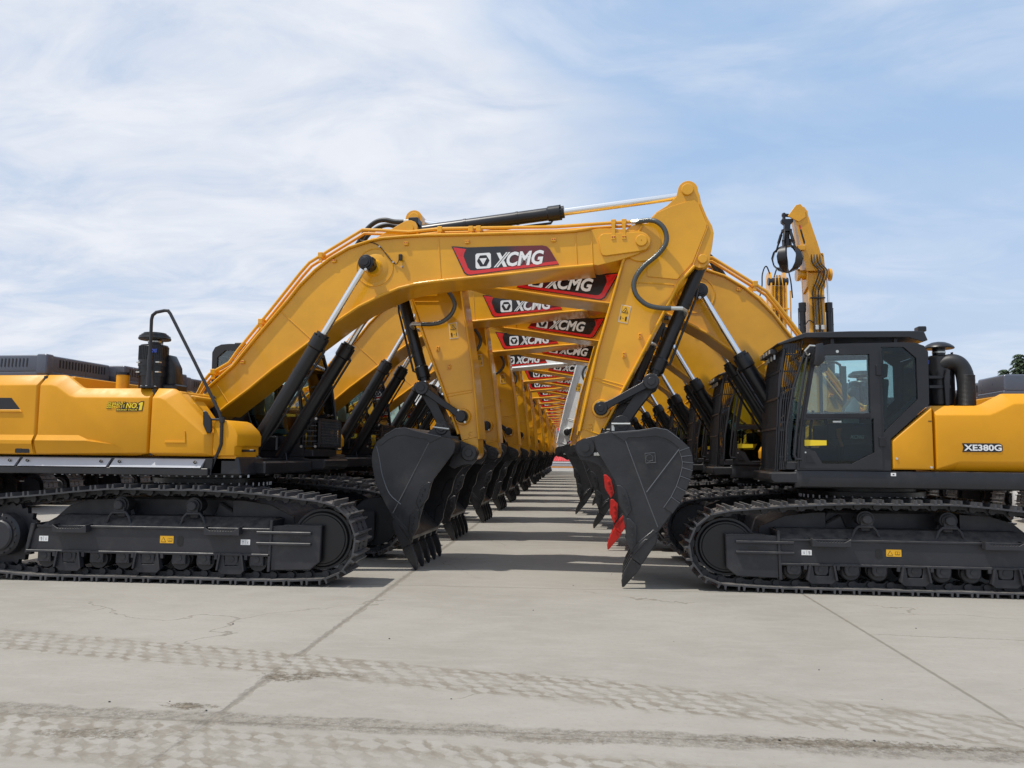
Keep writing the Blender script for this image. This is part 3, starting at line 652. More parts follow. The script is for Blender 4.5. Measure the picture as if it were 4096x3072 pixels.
    ac.box(cx_ + .13, cx_ + .36, cy_ - .03, cy_ + .25, 2.32, 2.52, BK, .02); ac.prism([(cx_ + .1, 2.4), (cx_ + .34, 2.4), (cx_ + .31, 2.75), (cx_ + .22, 2.92), (cx_ + .1, 2.93)], cy_ + .02, cy_ + .2, BK, .03, 2)
    for zz in (2.66, 2.79):
        for xx in (-.12, .16): ac.box(cx_ + xx, cx_ + xx + .05, cy_ - .20, cy_ - .14, zz, zz + .015, ST)
    ac.tube([(cx_ + .165, cy_ - .09, 3.04), (cx_ + .165, cy_ - .09, 3.08), (cx_ + .18, cy_ - .09, 3.085), (cx_ + .18, cy_ - .09, 3.04)], .005, BK, 6)
    if not isR: ac.text('XCMG', cx_ + .045, 2.925, .12, .05, cy_ - .187, BL, shear=.25, bold=.05)
    A = P(ac, 'air_cleaner')
    rc = MB(); rc.lathe([(.082, .0), (.082, .09)], (cx_, cy_, 3.05), BK, 24); rc.lathe([(.086, .035), (.086, .055)], (cx_, cy_, 3.05), ST, 24)
    rc.lathe([(.20, .07), (.207, .085), (.20, .105), (.16, .135), (.10, .16), (.04, .172), (0, .175)], (cx_, cy_, 3.05), BK, 36); rc.lathe([(0, .075), (.20, .07)], (cx_, cy_, 3.05), BK, 36)
    for k in (.19, .165, .14): rc.lathe([(k, .10 + (.2 - k) * .8), (k + .004, .115 + (.2 - k) * .8), (k + .008, .10 + (.2 - k) * .8)], (cx_, cy_, 3.05), BK, 36)
    P(rc, 'rain_cap', par=A)
    if isR:
        ac = MB(); cx_, cy_ = -.72, 1.02
        ac.lathe([(.165, 0), (.17, .50), (.165, .60), (.12, .625), (0, .635)], (cx_, cy_, 2.30), BK, 36)
        ac.tube([(cx_ - .0, cy_ + .08, 2.80), (cx_ - .08, cy_ + .12, 2.835), (cx_ - .16, cy_ + .15, 2.81), (cx_ - .215, cy_ + .16, 2.72), (cx_ - .235, cy_ + .17, 2.58), (cx_ - .24, cy_ + .17, 2.28)], .100, RB, 24, 6)
        for k in range(24): ac.lathe([(.099, 0), (.1035, .006), (.099, .012)], (cx_ - .24, cy_ + .17, 2.28 + k * .016), RB, 24)
        ac.prism([(cx_ - .01, 2.25), (cx_ + .03, 2.25), (cx_ + .04, 2.60), (cx_ - .0, 2.74), (cx_ - .04, 2.72)][::-1], cy_ + .2, cy_ + .23, DK, .005)
        ac.prism([(cx_ - .16, 2.25), (cx_ - .36, 2.25), (cx_ - .34, 2.5), (cx_ - .28, 2.78)], cy_ - .05, cy_ - .02, DK, .005)
        for zz in (2.50, 2.62): ac.box(cx_ - .05, cx_ + .2, cy_ + .17, cy_ + .20, zz, zz + .035, DK)
        ac.tube([(cx_ - .14, cy_ + .02, 2.92), (cx_ - .14, cy_ + .02, 2.965), (cx_ - .155, cy_ + .02, 2.97), (cx_ - .155, cy_ + .02, 2.92)], .006, BK, 6)
        ac.text('XCMG', cx_ + .32, 2.80, .14, .05, cy_ + .168, BL, sgn=-1, shear=.25, bold=.05)
        A2 = P(ac, 'air_cleaner', lambda x, y, z: (x, y, z))
        rc = MB(); b0 = 2.925
        rc.lathe([(.075, .0), (.075, .09)], (cx_, cy_, b0), BK, 24); rc.lathe([(.079, .035), (.079, .055)], (cx_, cy_, b0), ST, 24)
        rc.lathe([(.175, .09), (.182, .10), (.175, .115), (.13, .15), (.08, .172), (0, .185)], (cx_, cy_, b0), BK, 36); rc.lathe([(0, .09), (.175, .09)], (cx_, cy_, b0), BK, 36)
        P(rc, 'rain_cap', lambda x, y, z: (x, y, z), A2)
    hr = MB(); y = -1.40
    hr.tube([(-.17, y, 2.44), (-.172, y, 2.82), (-.178, y, 3.33), (-.165, y, 3.385), (-.116, y, 3.424), (.0, y, 3.444), (.05, y, 3.44), (.085, y, 3.40), (.46, y - .02, 2.78), (.847, y - .05, 2.135), (.883, y - .05, 2.04), (.895, y - .05, 1.98), (.898, y - .05, 1.72), (.86, y - .04, 1.62), (.812, y - .03, 1.535)], .021, DK, 10)
    hr.cyl((-.17, y, 2.43), (-.17, y, 2.86), .032, DK, n=10); hr.prism([(-.24, 2.435), (-.10, 2.435), (-.13, 2.66), (-.20, 2.66)], y - .012, y + .012, DK); hr.lathe([(.0, .02), (.11, .02), (.11, 0)], (-.17, y, 2.432), BK, 16)
    for k in range(6): hr.cyl((-.17 + .09 * math.cos(k), y + .09 * math.sin(k), 2.45), (-.17 + .09 * math.cos(k), y + .09 * math.sin(k), 2.463), .012, ST, n=6)
    hr.cyl((.898, y - .05, 1.99), (.898, y - .05, 2.06), .034, DK, n=10); hr.cyl((.898, y - .05, 2.03), (.76, y - .05, 2.03), .014, DK, n=8)
    P(hr, 'handrail')
    mr = MB(); mr.prism([(.655, 2.14), (.70, 2.13), (.77, 2.03), (.785, 1.90), (.775, 1.86), (.72, 1.855), (.665, 1.96)], -1.50, -1.46, BK, .01); P(mr, 'rear_mirror')
    fc = MB(); fc.cyl((-.72, -1.15, 2.42), (-.72, -1.15, 2.63), .082, YP, n=24); fc.cyl((-.72, -1.15, 2.63), (-.72, -1.15, 2.665), .086, BK, n=24); P(fc, 'filler_cap')
    # cab
    OUT = [(1.149, 1.468), (1.119, 1.85), (1.055, 2.278), (.944, 2.882), (.915, 2.955), (.86, 3.005), (.72, 3.028), (-.137, 3.04), (-.27, 3.032), (-.37, 2.995), (-.415, 2.92), (-.404, 2.281), (.05, 1.858), (.056, 1.475)]
    W1 = [(1.03, 2.155), (.925, 2.723), (.89, 2.83), (.833, 2.89), (.266, 2.895), (.274, 2.17)]
    W2 = [(1.066, 2.085), (.243, 2.105), (.243, 1.688), (.502, 1.553), (.854, 1.549), (.932, 1.696), (1.066, 1.745)]
    W3 = [(.125, 2.985), (-.135, 2.983), (-.277, 2.846), (-.279, 2.337), (.125, 1.935)]
    cb_ = MB()
    cb_.holed(OUT, [W1, W2, W3], 1.44, 1.50, DK); WB = [(1.06, 1.75), (1.03, 2.2), (.92, 2.80), (.86, 2.92), (-.20, 2.95), (-.33, 2.85), (-.33, 2.4), (.10, 1.98), (.10, 1.75)]; cb_.holed(OUT, [WB], .50, .55, DK)
    cb_.ribbon([(.944, 2.882), (.915, 2.955), (.86, 3.005), (.72, 3.028), (-.137, 3.04), (-.27, 3.032), (-.37, 2.995), (-.415, 2.92)], .54, 1.45, .045, DK)
    cb_.ribbon([(-.404, 2.281), (.05, 1.858), (.056, 1.475)], .54, 1.45, .03, DK); cb_.box(.06, 1.14, .54, 1.45, 1.47, 1.55, DK)
    cb_.box(1.10, 1.27, .52, 1.46, 1.47, 1.57, DK, .01); cb_.tube([(1.275, 1.45, 1.57), (1.25, 1.45, 2.0), (1.16, 1.45, 2.5), (1.0, 1.45, 2.98)], .018, DK, 8); cb_.prism([(.94, 2.9), (1.02, 2.93), (1.0, 2.99), (.86, 3.02)], .52, 1.48, DK); cb_.box(-.41, -.37, .54, 1.45, 2.27, 2.33, DK)
    # door leaf proud of the pillar, hinges, latch
    cb_.tube([(1.10, 1.53, 1.60), (1.17, 1.54, 1.60), (1.185, 1.54, 1.66), (1.16, 1.54, 1.9), (1.11, 1.54, 2.3), (1.01, 1.54, 2.85), (.97, 1.53, 2.90)], .014, DK, 8)
    CB = P(cb_, 'cab', cabm)
    dr = MB(); dr.holed([(1.125, 1.49), (1.10, 1.85), (1.04, 2.27), (.935, 2.86), (.87, 2.945), (.80, 2.962), (.165, 2.975), (.155, 1.49)], [[(x * .995 + .002, z) for x, z in W1], W2], 1.498, 1.515, DK)
    dr.box(.135, .20, 1.50, 1.535, 2.63, 2.76, BK, .006); dr.box(.12, .19, 1.50, 1.535, 1.76, 1.88, BK, .006)
    dr.prism([(1.065, 1.66), (1.00, 1.66), (.93, 1.55), (1.065, 1.55)], 1.515, 1.519, KD); dr.prism([(1.04, 1.65), (.995, 1.65), (.945, 1.56), (1.04, 1.56)], 1.519, 1.524, BK, .002)
    dr.ycyl(1.05, 1.685, .010, 1.51, 1.522, ST, 10); dr.ycyl(.645, 2.93, .018, 1.51, 1.522, ST, 14)
    dr.box(.28, 1.03, 1.515, 1.52, 2.115, 2.16, BK, .004)
    def shrink(W, k):
        cx0 = sum(p[0] for p in W) / len(W); cz0 = sum(p[1] for p in W) / len(W)
        return [(cx0 + (x - cx0) * k, cz0 + (z - cz0) * k) for x, z in W]
    for W, k in ((W1, .95), (W3, .86)): dr.holed([(x, z) for x, z in shrink(W, .995)], [shrink(W, k)], 1.462, 1.470, KD)
    P(dr, 'cab_door', cabm, CB)
    for nm, W, g_ in (('door_window', W1, GL), ('lower_window', W2, GD), ('rear_window', W3, GD)):
        w = MB(); w.prism(W, 1.472, 1.476, g_)
        if W is W2 and isR:
            w.prism([(1.05, 1.765), (.79, 1.775), (.79, 1.835), (1.05, 1.84)], 1.475, 1.479, YB)
            w.box(.61, .71, 1.476, 1.482, 2.055, 2.075, ST)
        P(w, nm, cabm, CB)
    w = MB(); w.prism(WB, .522, .526, GL); P(w, 'side_window', cabm, CB)
    w = MB(); w.ribbon([(1.26, 1.56), (1.24, 2.0), (1.15, 2.5), (.99, 2.97)], .54, 1.46, .006, GL); P(w, 'windscreen', cabm, CB); w = MB(); w.prism([(1.14, 1.56), (1.25, 1.56), (1.235, 2.0), (1.145, 2.5), (.985, 2.95), (.95, 2.88), (1.06, 2.28), (1.12, 1.85)], 1.445, 1.45, GD); P(w, 'corner_window', cabm, CB); w = MB(); w.ribbon([(-.40, 2.90), (-.39, 2.33)], .56, 1.44, .006, GL); P(w, 'back_window', cabm, CB)
    st = MB(); st.box(.05, .55, .78, 1.22, 1.78, 1.93, SEAT, .04, 2); st.prism([(.02, 1.88), (.16, 1.88), (.07, 2.62), (-.06, 2.62)], .78, 1.22, SEAT, .04, 2); st.prism([(-.06, 2.64), (.04, 2.64), (.0, 2.82), (-.08, 2.82)], .86, 1.14, SEAT, .03, 2)
    st.box(.10, .75, 1.26, 1.40, 1.85, 2.05, BK, .03, 2); st.box(.10, .75, .60, .74, 1.85, 2.05, BK, .03, 2); st.box(.1, .5, .85, 1.15, 1.55, 1.8, BK, .02)
    st.prism([(.30, 1.9), (.52, 1.92), (.46, 2.25), (.34, 2.42), (.26, 2.3)], .9, 1.1, PL, .04, 2)
    if isR: st.text('XCMG', .50, 1.86, .17, .045, 1.41, WD, sgn=-1, shear=.25, bold=.04)
    P(st, 'driver_seat', cabm, CB)
    lv = MB(); lv.tube([(.92, 1.15, 1.6), (.90, 1.15, 2.0), (.86, 1.15, 2.22)], .018, BK, 8); P(lv, 'control_lever', cabm, CB); lv = MB(); lv.tube([(.74, 1.32, 2.0), (.76, 1.32, 2.12), (.74, 1.32, 2.2)], [.02] * 2 + [.03], BK, 8); P(lv, 'control_lever', cabm, CB); lv = MB(); lv.tube([(.90, .75, 1.6), (.88, .75, 2.22)], .018, BK, 8)
    P(lv, 'control_lever', cabm, CB); lv = MB()
    lv.prism([(.66, 1.98), (.60, 1.99), (.615, 1.88), (.575, 1.76), (.61, 1.755), (.66, 1.9)], 1.42, 1.44, OR, .004); P(lv, 'safety_lever', cabm, CB); lv = MB();  lv.box(.60, .64, .56, .60, 2.2, 2.9, BK); lv.box(.55, .66, .56, .7, 2.78, 2.88, BK, .01)
    P(lv, 'cab_post', cabm, CB)
    cu = MB(); cu.prism([(-.08, 2.86), (.0, 2.86), (.0, 2.7), (-.03, 2.62), (.03, 2.45), (-.09, 2.43), (-.05, 2.62)], .64, .67, CUR, .005); cu.prism([(.36, 2.85), (.29, 2.85), (.29, 2.3), (.34, 2.3)], .58, .60, CUR, .004); P(cu, 'curtain', cabm, CB)
    if isR:
        rv = MB(); rv.prism([(1.33, 3.025), (1.35, 3.045), (1.006, 3.178), (.469, 3.188), (-.383, 3.182), (-.426, 3.066), (-.37, 3.045), (-.20, 3.105), (.733, 3.11), (1.0, 3.115)], .50, 1.48, DK, .006)
        for x in (.65, -.1): rv.box(x, x + .04, 1.35, 1.40, 3.02, 3.12, DK)
        P(rv, 'roof_visor', cabm, CB)
        gd = MB()
        def GP(z): return 1.40 - (z - 1.45) * .055 - max(0, z - 2.6) * .12
        for k in range(17):
            y = .44 + k * .061; gd.prism([(GP(1.46) - .026, 1.46), (GP(1.46), 1.46), (GP(2.6), 2.6), (GP(2.99), 2.99), (GP(2.99) - .026, 2.99), (GP(2.6) - .026, 2.6)], y, y + .012, DK)
        for z in (1.46, 1.98, 2.36, 2.70, 2.99): gd.box(GP(z) - .02, GP(z) + .005, .43, 1.43, z - .012, z + .012, DK)
        gd.prism([(GP(1.45), 1.45), (GP(2.6), 2.6), (GP(2.99), 2.99), (GP(2.99) - .05, 2.99), (GP(2.6) - .045, 2.6), (GP(1.45) - .045, 1.45)], 1.41, 1.43, DK, .004); gd.box(1.12, 1.27, 1.39, 1.42, 2.93, 3.05, DK)
        for z in (1.62, 1.95, 2.05, 2.9): gd.box(1.10, 1.38 - (z - 1.45) * .1, 1.40, 1.425, z, z + .02, DK)
        for k in range(7):
            f_ = k / 6.0; xb = 1.385 - f_ * .125; xt = 1.235 - f_ * .20
            gd.prism([(xb - .006, 1.47), (xb + .006, 1.47), ((xb + xt) / 2 + .03, 2.3), (xt + .006, 3.0 + f_ * .08), (xt - .006, 3.0 + f_ * .08), ((xb + xt) / 2 + .018, 2.3)], 1.405, 1.43, DK)
        for z in (1.48, 1.98, 2.36, 2.70, 2.98):
            q_ = (z - 1.45) / 1.55; gd.box(1.26 - q_ * .225, 1.385 - q_ * .15, 1.40, 1.412, z - .01, z + .01, DK)
        P(gd, 'window_guard', cabm, CB)
        for k in range(4):
            wl = MB(); y = .62 + k * .2; wl.box(1.315, 1.40, y - .065, y + .065, 2.93, 3.0, BK, .015, 2); wl.box(1.398, 1.404, y - .05, y + .05, 2.94, 2.99, ST, .002); wl.box(1.33, 1.35, y - .02, y + .02, 2.87, 2.94, ST)
            P(wl, 'work_light', cabm, CB)
        mr = MB(); mr.prism([(.935, 3.005), (.85, 3.02), (.835, 2.93), (.83, 2.80), (.90, 2.735), (.965, 2.745), (.95, 2.86)], 1.62, 1.68, DK, .015, 2); mr.tube([(.98, 1.5, 2.86), (1.05, 1.62, 2.93), (1.0, 1.65, 2.99), (.90, 1.65, 2.98)], .010, ST, 8)
        P(mr, 'wing_mirror', cabm, CB)
        bc = MB(); bc.lathe([(.055, 0), (.055, .02), (.045, .045), (.02, .06), (0, .062)], (-.08, 1.0, 3.182), OR if False else RD, 20); P(bc, 'beacon_lamp', cabm, CB)
        rl = MB(); rl.box(-.44, -.34, 1.28, 1.42, 3.185, 3.25, BK, .01); P(rl, 'rear_lamp', cabm, CB)
    else:
        gd = MB(); [gd.box(1.25, 1.33, y_ - .012, y_ + .012, z_, z_ + .02, DK) for y_ in (.60, 1.38) for z_ in (1.64, 1.94)]; gd.box(1.325, 1.355, .56, .60, 1.60, 2.0, DK); gd.box(1.325, 1.355, 1.38, 1.42, 1.60, 2.0, DK); gd.box(1.325, 1.355, .56, 1.42, 1.60, 1.63, DK); gd.box(1.325, 1.355, .56, 1.42, 1.97, 2.0, DK)
        for k in range(16): gd.cyl((1.345, .62 + k * .05, 1.62), (1.345, .62 + k * .05, 1.98), .006, DK, n=5)
        for k in range(8): gd.cyl((1.34, .58, 1.66 + k * .04), (1.34, 1.40, 1.66 + k * .04), .006, DK, n=5)
        gd.box(1.33, 1.358, .545, .558, 1.60, 2.0, DK)
        for k in range(9): gd.box(1.30 - k * .025, 1.306 - k * .025, .50, .506, 1.61, 1.99, DK)
        for z_ in (1.61, 1.68, 1.75, 1.82, 1.89, 1.96): gd.box(1.10, 1.33, .496, .504, z_, z_ + .008, EDG)
        for z_ in (1.60, 1.98):
            gd.box(1.08, 1.34, .492, .51, z_, z_ + .022, DK); gd.box(1.08, 1.10, .492, .51, 1.60, 2.0, DK)
            for x_ in (1.10, 1.32): gd.ycyl(x_, z_ + .01, .018, .49, .47, ST, 8)
        P(gd, 'window_guard', cabm, CB)
        rl = MB(); rl.box(-.12, .02, .62, .75, 3.04, 3.075, BK, .01); rl.cyl((.08, .7, 3.03), (.08, .7, 3.075), .016, ST, n=10); P(rl, 'roof_lamp', cabm, CB)
        pt = MB(); pt.box(.30, .75, .40, .46, 1.54, 1.75, BK, .02)
        pt.box(.55, .72, .496, .499, 1.60, 1.70, WD); pt.box(.53, .70, .496, .499, 1.42, 1.56, KD); pt.box(.535, .695, .493, .496, 1.43, 1.435, BOLT); pt.box(.535, .695, .493, .496, 1.545, 1.55, BOLT); pt.box(.535, .695, .493, .496, 1.485, 1.495, BOLT)
        P(pt, 'data_plate', cabm, CB)
    # ---------------- boom
    bm_ = MB(); bm_.prism(BOOM_TOP + BOOM_TIP + BOOM_BOT, -.285, .285, Y, .004)
    bm_.flange(BOOM_TOP[2:], .330, .034, Y)
    bm_.flange([(x, z + .006) for x, z in BOOM_BOT[:16]], .350, .040, Y, .015)
    tipP = [(5.56, 4.50), (5.575, 4.55), (5.62, 4.578), (6.0, 4.585), (6.125, 4.585), (6.20, 4.55), (6.245, 4.48), (6.235, 4.40), (6.188, 4.345), (6.10, 4.325), (5.66, 4.277), (5.61, 4.285), (5.585, 4.33)]
    for sd_ in (-1, 1):
        bm_.prism(tipP, sd_ * .285, sd_ * .315, Y, .006); bm_.ycyl(BS[0], BS[1], .078, sd_ * .30, sd_ * .345, Y, 28, .008); bm_.ycyl(BS[0], BS[1], .006, sd_ * .345, sd_ * .347, KD, 8)
        # big pad round the boom-cylinder pin, weld seams
        for r0, r1, yy in ((.215, .19, .295), (.14, .10, .33)):
            bm_.cyl((BOSS[0] + .03, sd_ * .28, BOSS[1] - .02), (BOSS[0] + .03, sd_ * yy, BOSS[1] - .02), r0, Y, r1=r1, n=36)
        bm_.ycyl(BOSS[0], BOSS[1], .085, sd_ * .3, sd_ * .44, BK, 24)
        bm_.tube([(BOSS[0] + .04 + .265 * math.cos(2 * PI * q / 36), sd_ * .286, BOSS[1] - .01 + .265 * math.sin(2 * PI * q / 36)) for q in range(37)], .009, Y, 6)
        for pa, pb in (((.14, 2.57), (.325, 2.32)), ((1.084, 3.60), (1.53, 3.22)), ((3.351, 4.60), (3.395, 4.03)), ((5.25, 4.60), (5.27, 4.17)), ((5.46, 4.63), (5.48, 4.19))):
            bm_.tube([(pa[0], sd_ * .286, pa[1]), (pb[0], sd_ * .286, pb[1])], .009, Y, 6)
        for x, z in ((.524, 2.895), (1.845, 4.32), (2.893, 4.535), (3.763, 4.53), (4.957, 4.515)):
            bm_.box(x - .030, x + .030, sd_ * .285, sd_ * .32, z - .022, z + .024, Y, .004)
            for q in (-.014, .014): bm_.ycyl(x + q, z + .008, .009, sd_ * .32, sd_ * .323, RC, 8)
        for x, z in ((2.509, 4.505), (2.716, 4.278), (2.84, 4.21)): bm_.ycyl(x, z, .014, sd_ * .285, sd_ * .315, BOLT, 6)
        bm_.box(2.80, 2.85, sd_ * .30, sd_ * .35, 4.29, 4.38, BK, .008)
        bm_.tube([(2.22, sd_ * .295, 4.61), (2.42, sd_ * .295, 4.56), (2.52, sd_ * .295, 4.50), (2.65, sd_ * .295, 4.34), (2.75, sd_ * .295, 4.25), (2.80, sd_ * .32, 4.30)], .006, RB, 5, 4)
        # pipe brackets near the tip
        for x in (5.73, 5.87):
            bm_.box(x, x + .055, sd_ * .20, sd_ * .325, 4.49, 4.545, Y, .004); bm_.box(x + .005, x + .05, sd_ * .30, sd_ * .318, 4.53, 4.72, Y, .003); bm_.box(x - .005, x + .06, sd_ * .18, sd_ * .30, 4.715, 4.775, Y, .006)
            for q in (.014, .042): bm_.ycyl(x + q, 4.525, .009, sd_ * .325, sd_ * .328, RC, 8)
    # ears carrying the stick cylinder
    for y0 in (-.20, .14): bm_.prism([(2.05, 4.48), (2.45, 4.68), (2.78, 4.86), (2.86, 4.895), (2.92, 4.90), (2.99, 4.87), (3.02, 4.80), (3.02, 4.72), (3.2, 4.60)], y0, y0 + .06, Y, .006)
    bm_.ycyl(SCB[0], SCB[1], .06, -.23, .23, Y, 24, .005)
    BM = P(bm_, 'boom', arm)
    for sd_ in (-1, 1):
        lg = MB(); logo(lg, sd_); P(lg, 'maker_logo', arm, BM)
    for sd_ in (-1, 1):
        for off, rr in ((0.0, .024), (.085, .022)):
            y = sd_ * (.245 - off); dz = -.03 if off else 0
            pp = MB(); pp.tube([(-.188, y, 2.433), (-.09, y, 2.633 + dz), (-.005, y, 2.733 + dz), (.291, y, 2.897 + dz), (.42, y, 3.08 + dz), (.887, y, 3.642 + dz), (1.319, y, 4.174 + dz), (1.453, y, 4.321 + dz), (1.726, y, 4.481 + dz), (2.233, y, 4.774 + dz), (2.506, y, 4.756 + dz), (2.912, y, 4.716 + dz),
                     (3.328, y, 4.745 + dz), (3.858, y, 4.738 + dz), (4.982, y, 4.715 + dz), (5.747, y, 4.742 + dz), (6.0, y, 4.746 + dz)], rr, Y, 8)
            if off == 0:
                for x, z in ((.05, 2.76), (.75, 3.48), (1.62, 4.42), (3.36, 4.73), (3.80, 4.72), (3.91, 4.72)):
                    pp.box(x - .035, x + .035, min(y, y - sd_ * .11) - .03, max(y, y - sd_ * .11) + .03, z - .035, z + .045, Y, .008); pp.box(x - .02, x + .02, y - .02, y + .02, z - .10, z, Y)
            P(pp, 'hydraulic_pipe', arm, BM)
    hz = MB(); hz.tube([(2.03, -.08, 4.50), (2.131, -.08, 4.66), (2.23, -.08, 4.82), (2.365, -.08, 4.93), (2.50, -.08, 4.955), (2.64, -.08, 4.925), (2.78, -.08, 4.915)], .034, RB, 12, 5)
    hz.tube([(2.0, .08, 4.50), (2.11, .08, 4.66), (2.21, .08, 4.80), (2.36, .08, 4.90), (2.50, .08, 4.93), (2.64, .08, 4.90), (2.78, .08, 4.9)], .034, RB, 12, 5)
    hz.cyl((2.72, -.08, 4.92), (2.90, -.08, 4.935), .022, ST, n=10); hz.cyl((1.93, -.08, 4.36), (2.05, -.08, 4.52), .026, ST, n=10); hz.box(2.86, 3.0, -.12, .12, 4.87, 4.97, BK, .01)
    P(hz, 'hydraulic_hose', arm, BM)
    # rubber hoses looping from boom pipes to stick
    e2 = stk(6.641, -.36, 3.541)
    for sd_ in (-1, 1):
        y = sd_ * .37; pts = [(6.0, sd_ * .245, 4.746), (6.08, sd_ * .26, 4.746), (6.16, sd_ * .28, 4.742)]
        hp = [(6.05, 4.735), (6.129, 4.738), (6.24, 4.735), (6.33, 4.70), (6.41, 4.62), (6.45, 4.51), (6.435, 4.39), (6.33, 4.255), (6.16, 4.115), (6.06, 3.985), (6.022, 3.861), (6.049, 3.737), (6.124, 3.643), (6.22, 3.58), (6.36, 3.548), (6.50, 3.541)]
        if isR: hp = [(x + (-.0 if i < 6 else (-.10 * min(1, (i - 5) / 5))), z) for i, (x, z) in enumerate(hp)]
        h2 = MB(); h2.tube([(x, sd_ * (.26 + min(.10, .03 * i)), z) for i, (x, z) in enumerate(hp)], .033, HS, 12, 5)
        h2.cyl((6.0, sd_ * .25, 4.737), (6.16, sd_ * .30, 4.739), .031, ST, n=8)
        xe, ze = hp[-1]; h2.tube([(xe - .02, sd_ * .36, ze), (xe + .14, sd_ * .33, ze), (xe + .2, sd_ * .2, ze - .01), (xe + .2, sd_ * .06, ze - .03)], .026, ST, 8)
        P(h2, 'stick_hose', arm, BM)
    # ---------------- cylinders
    def hyd(nm, a, b, y, frac, rb, rr, xfa, xfb, parentless=True, eye=.085):
        A_ = Vector(xfa(a[0], y, a[1])); B_ = Vector(xfb(b[0], y, b[1])); d = (B_ - A_); u = d.normalized(); Ln = d.length
        m = MB(); m.ycyl(A_.x, A_.z, eye, y - .05, y + .05, BK, 20); H_ = A_ + d * frac
        m.cyl(A_ + u * .05, A_ + u * (Ln * frac - .10), rb, BK, n=28); m.cyl(A_ + u * (Ln * frac - .20), A_ + u * (Ln * frac - .18), rb, BK, r1=rb * 1.18, n=28)
        m.cyl(A_ + u * (Ln * frac - .18), A_ + u * (Ln * frac - .02), rb * 1.18, BK, n=28); m.cyl(A_ + u * (Ln * frac - .02), H_ + u * .04, rb * .95, BK, n=28)
        s_ = u.cross(Vector((0, 1, 0))).normalized()
        if s_.x < 0: s_ = -s_
        for k in range(10):
            an = 2 * PI * k / 10; pv = A_ + u * (Ln * frac - .02) + (Vector((0, 1, 0)) * math.cos(an) + s_ * math.sin(an)) * rb * 1.05; m.cyl(pv, pv + u * .02, .012, BK, n=6)
        for k in (.35, .7): m.cyl(A_ + u * Ln * frac * k, A_ + u * (Ln * frac * k + .035), rb * 1.06, BK, n=24)
        m.box(0, 0.001, 0, 0.001, 0, 0.001, BK) if False else None
        yy = y
        p1 = A_ + u * (Ln * frac * .30) + s_ * (rb + .03); p2 = A_ + u * (Ln * frac - .16) + s_ * (rb + .045)
        m.tube([A_ + u * (Ln * frac * .18) + s_ * rb * .9, p1, p2, p2 + u * .03 - s_ * .04], .016, BK, 8)
        m.box(H_.x - .0, H_.x + .0005, y, y + .0005, H_.z, H_.z + .0005, BK)
        par = P(m, nm, lambda x, y_, z: (x, y_, z))
        r = MB(); r.cyl(H_, B_, rr, CR, n=24); r.ycyl(B_.x, B_.z, eye, y - .05, y + .05, BK, 24)
        P(r, 'piston_rod', lambda x, y_, z: (x, y_, z), par)
        return par
    pf = (lambda x, y, z: (x, y, z - (.0 if not isR else .06)))
    for sd_ in (-1, 1):
        o = hyd('boom_cylinder', CF, BOSS, sd_ * .50, .63, .098, .045, pf, arm)
        k = MB(); bx_, _, bz_ = arm(BOSS[0], 0, BOSS[1]); k.ycyl(bx_, bz_, .108, sd_ * .42, sd_ * .56, BK, 28, .01); k.ycyl(bx_, bz_, .080, sd_ * .5, sd_ * .585, BK, 28, .008); k.ycyl(bx_, bz_, .055, sd_ * .5, sd_ * .60, BK, 24, .005); k.ycyl(bx_ + .01, bz_ - .105, .020, sd_ * .50, sd_ * .575, ST, 8)
        for q in range(3): k.ycyl(bx_ + .10 * math.cos(q * .9 - 1.2), bz_ + .10 * math.sin(q * .9 - 1.2), .022, sd_ * .42, sd_ * .52, BK, 8)
        P(k, 'pin_cap', lambda x, y, z: (x, y, z), o)
    hyd('stick_cylinder', SCB, SCT, 0.0, .555 if not isR else .575, .090, .054, arm, stk)
    # ---------------- stick
    sk = MB(); sk.prism(STICK, -.215, .215, Y, .004)
    sk.ribbon([(6.465, 4.959)] + [], -.2, .2, .01, Y) if False else None
    sk.flange(STICK_L[::-1], .275, -.034, Y)
    sk.flange(STICK_R, .275, .036, Y)
    sk.ribbon([(6.80, 4.134), (7.0, 4.66), (6.90, 4.97)], -.235, .235, .012, Y)
    for sd_ in (-1, 1):
        sk.prism([(6.20, 4.70), (6.328, 4.862), (6.525, 4.945), (6.765, 5.012), (6.825, 5.012), (6.872, 4.965), (6.985, 4.685), (6.97, 4.62), (6.79, 4.17), (6.59, 3.95), (6.2, 4.0)], sd_ * .21, sd_ * .232, Y, .004)
        sk.ycyl(SCT[0], SCT[1], .078, sd_ * .2, sd_ * .25, Y, 24, .006); sk.ycyl(BC[0], BC[1], .06, sd_ * .2, sd_ * .26, Y, 24, .006)
        sk.cyl((BS[0], sd_ * .21, BS[1]), (BS[0], sd_ * .245, BS[1]), .27, Y, r1=.255, n=48)
        sk.cyl((IL[0], sd_ * .21, IL[1]), (IL[0], sd_ * .275, IL[1]), .13, Y, r1=.115, n=32); sk.cyl((BP[0], sd_ * .20, BP[1]), (BP[0], sd_ * .26, BP[1]), .10, Y, n=28)
        for pa, pb in (((5.50, 2.655), (5.895, 2.545)), ((5.50, 2.62), (5.89, 2.50)), ((6.02, 3.93), (6.55, 3.88)), ((5.32, 1.98), (5.56, 1.90))): sk.tube([(pa[0], sd_ * .216, pa[1]), (pb[0], sd_ * .216, pb[1])], .010, Y, 6)
        for x, z, an in ((6.10, 3.20, -.3), (5.89, 2.95, 1.1)):
            sk.box(x - .022, x + .022, sd_ * .21, sd_ * .245, z - .038, z + .038, Y, .004)
            for q in (-.018, .018): sk.ycyl(x, z + q, .010, sd_ * .245, sd_ * .248, RC, 8)
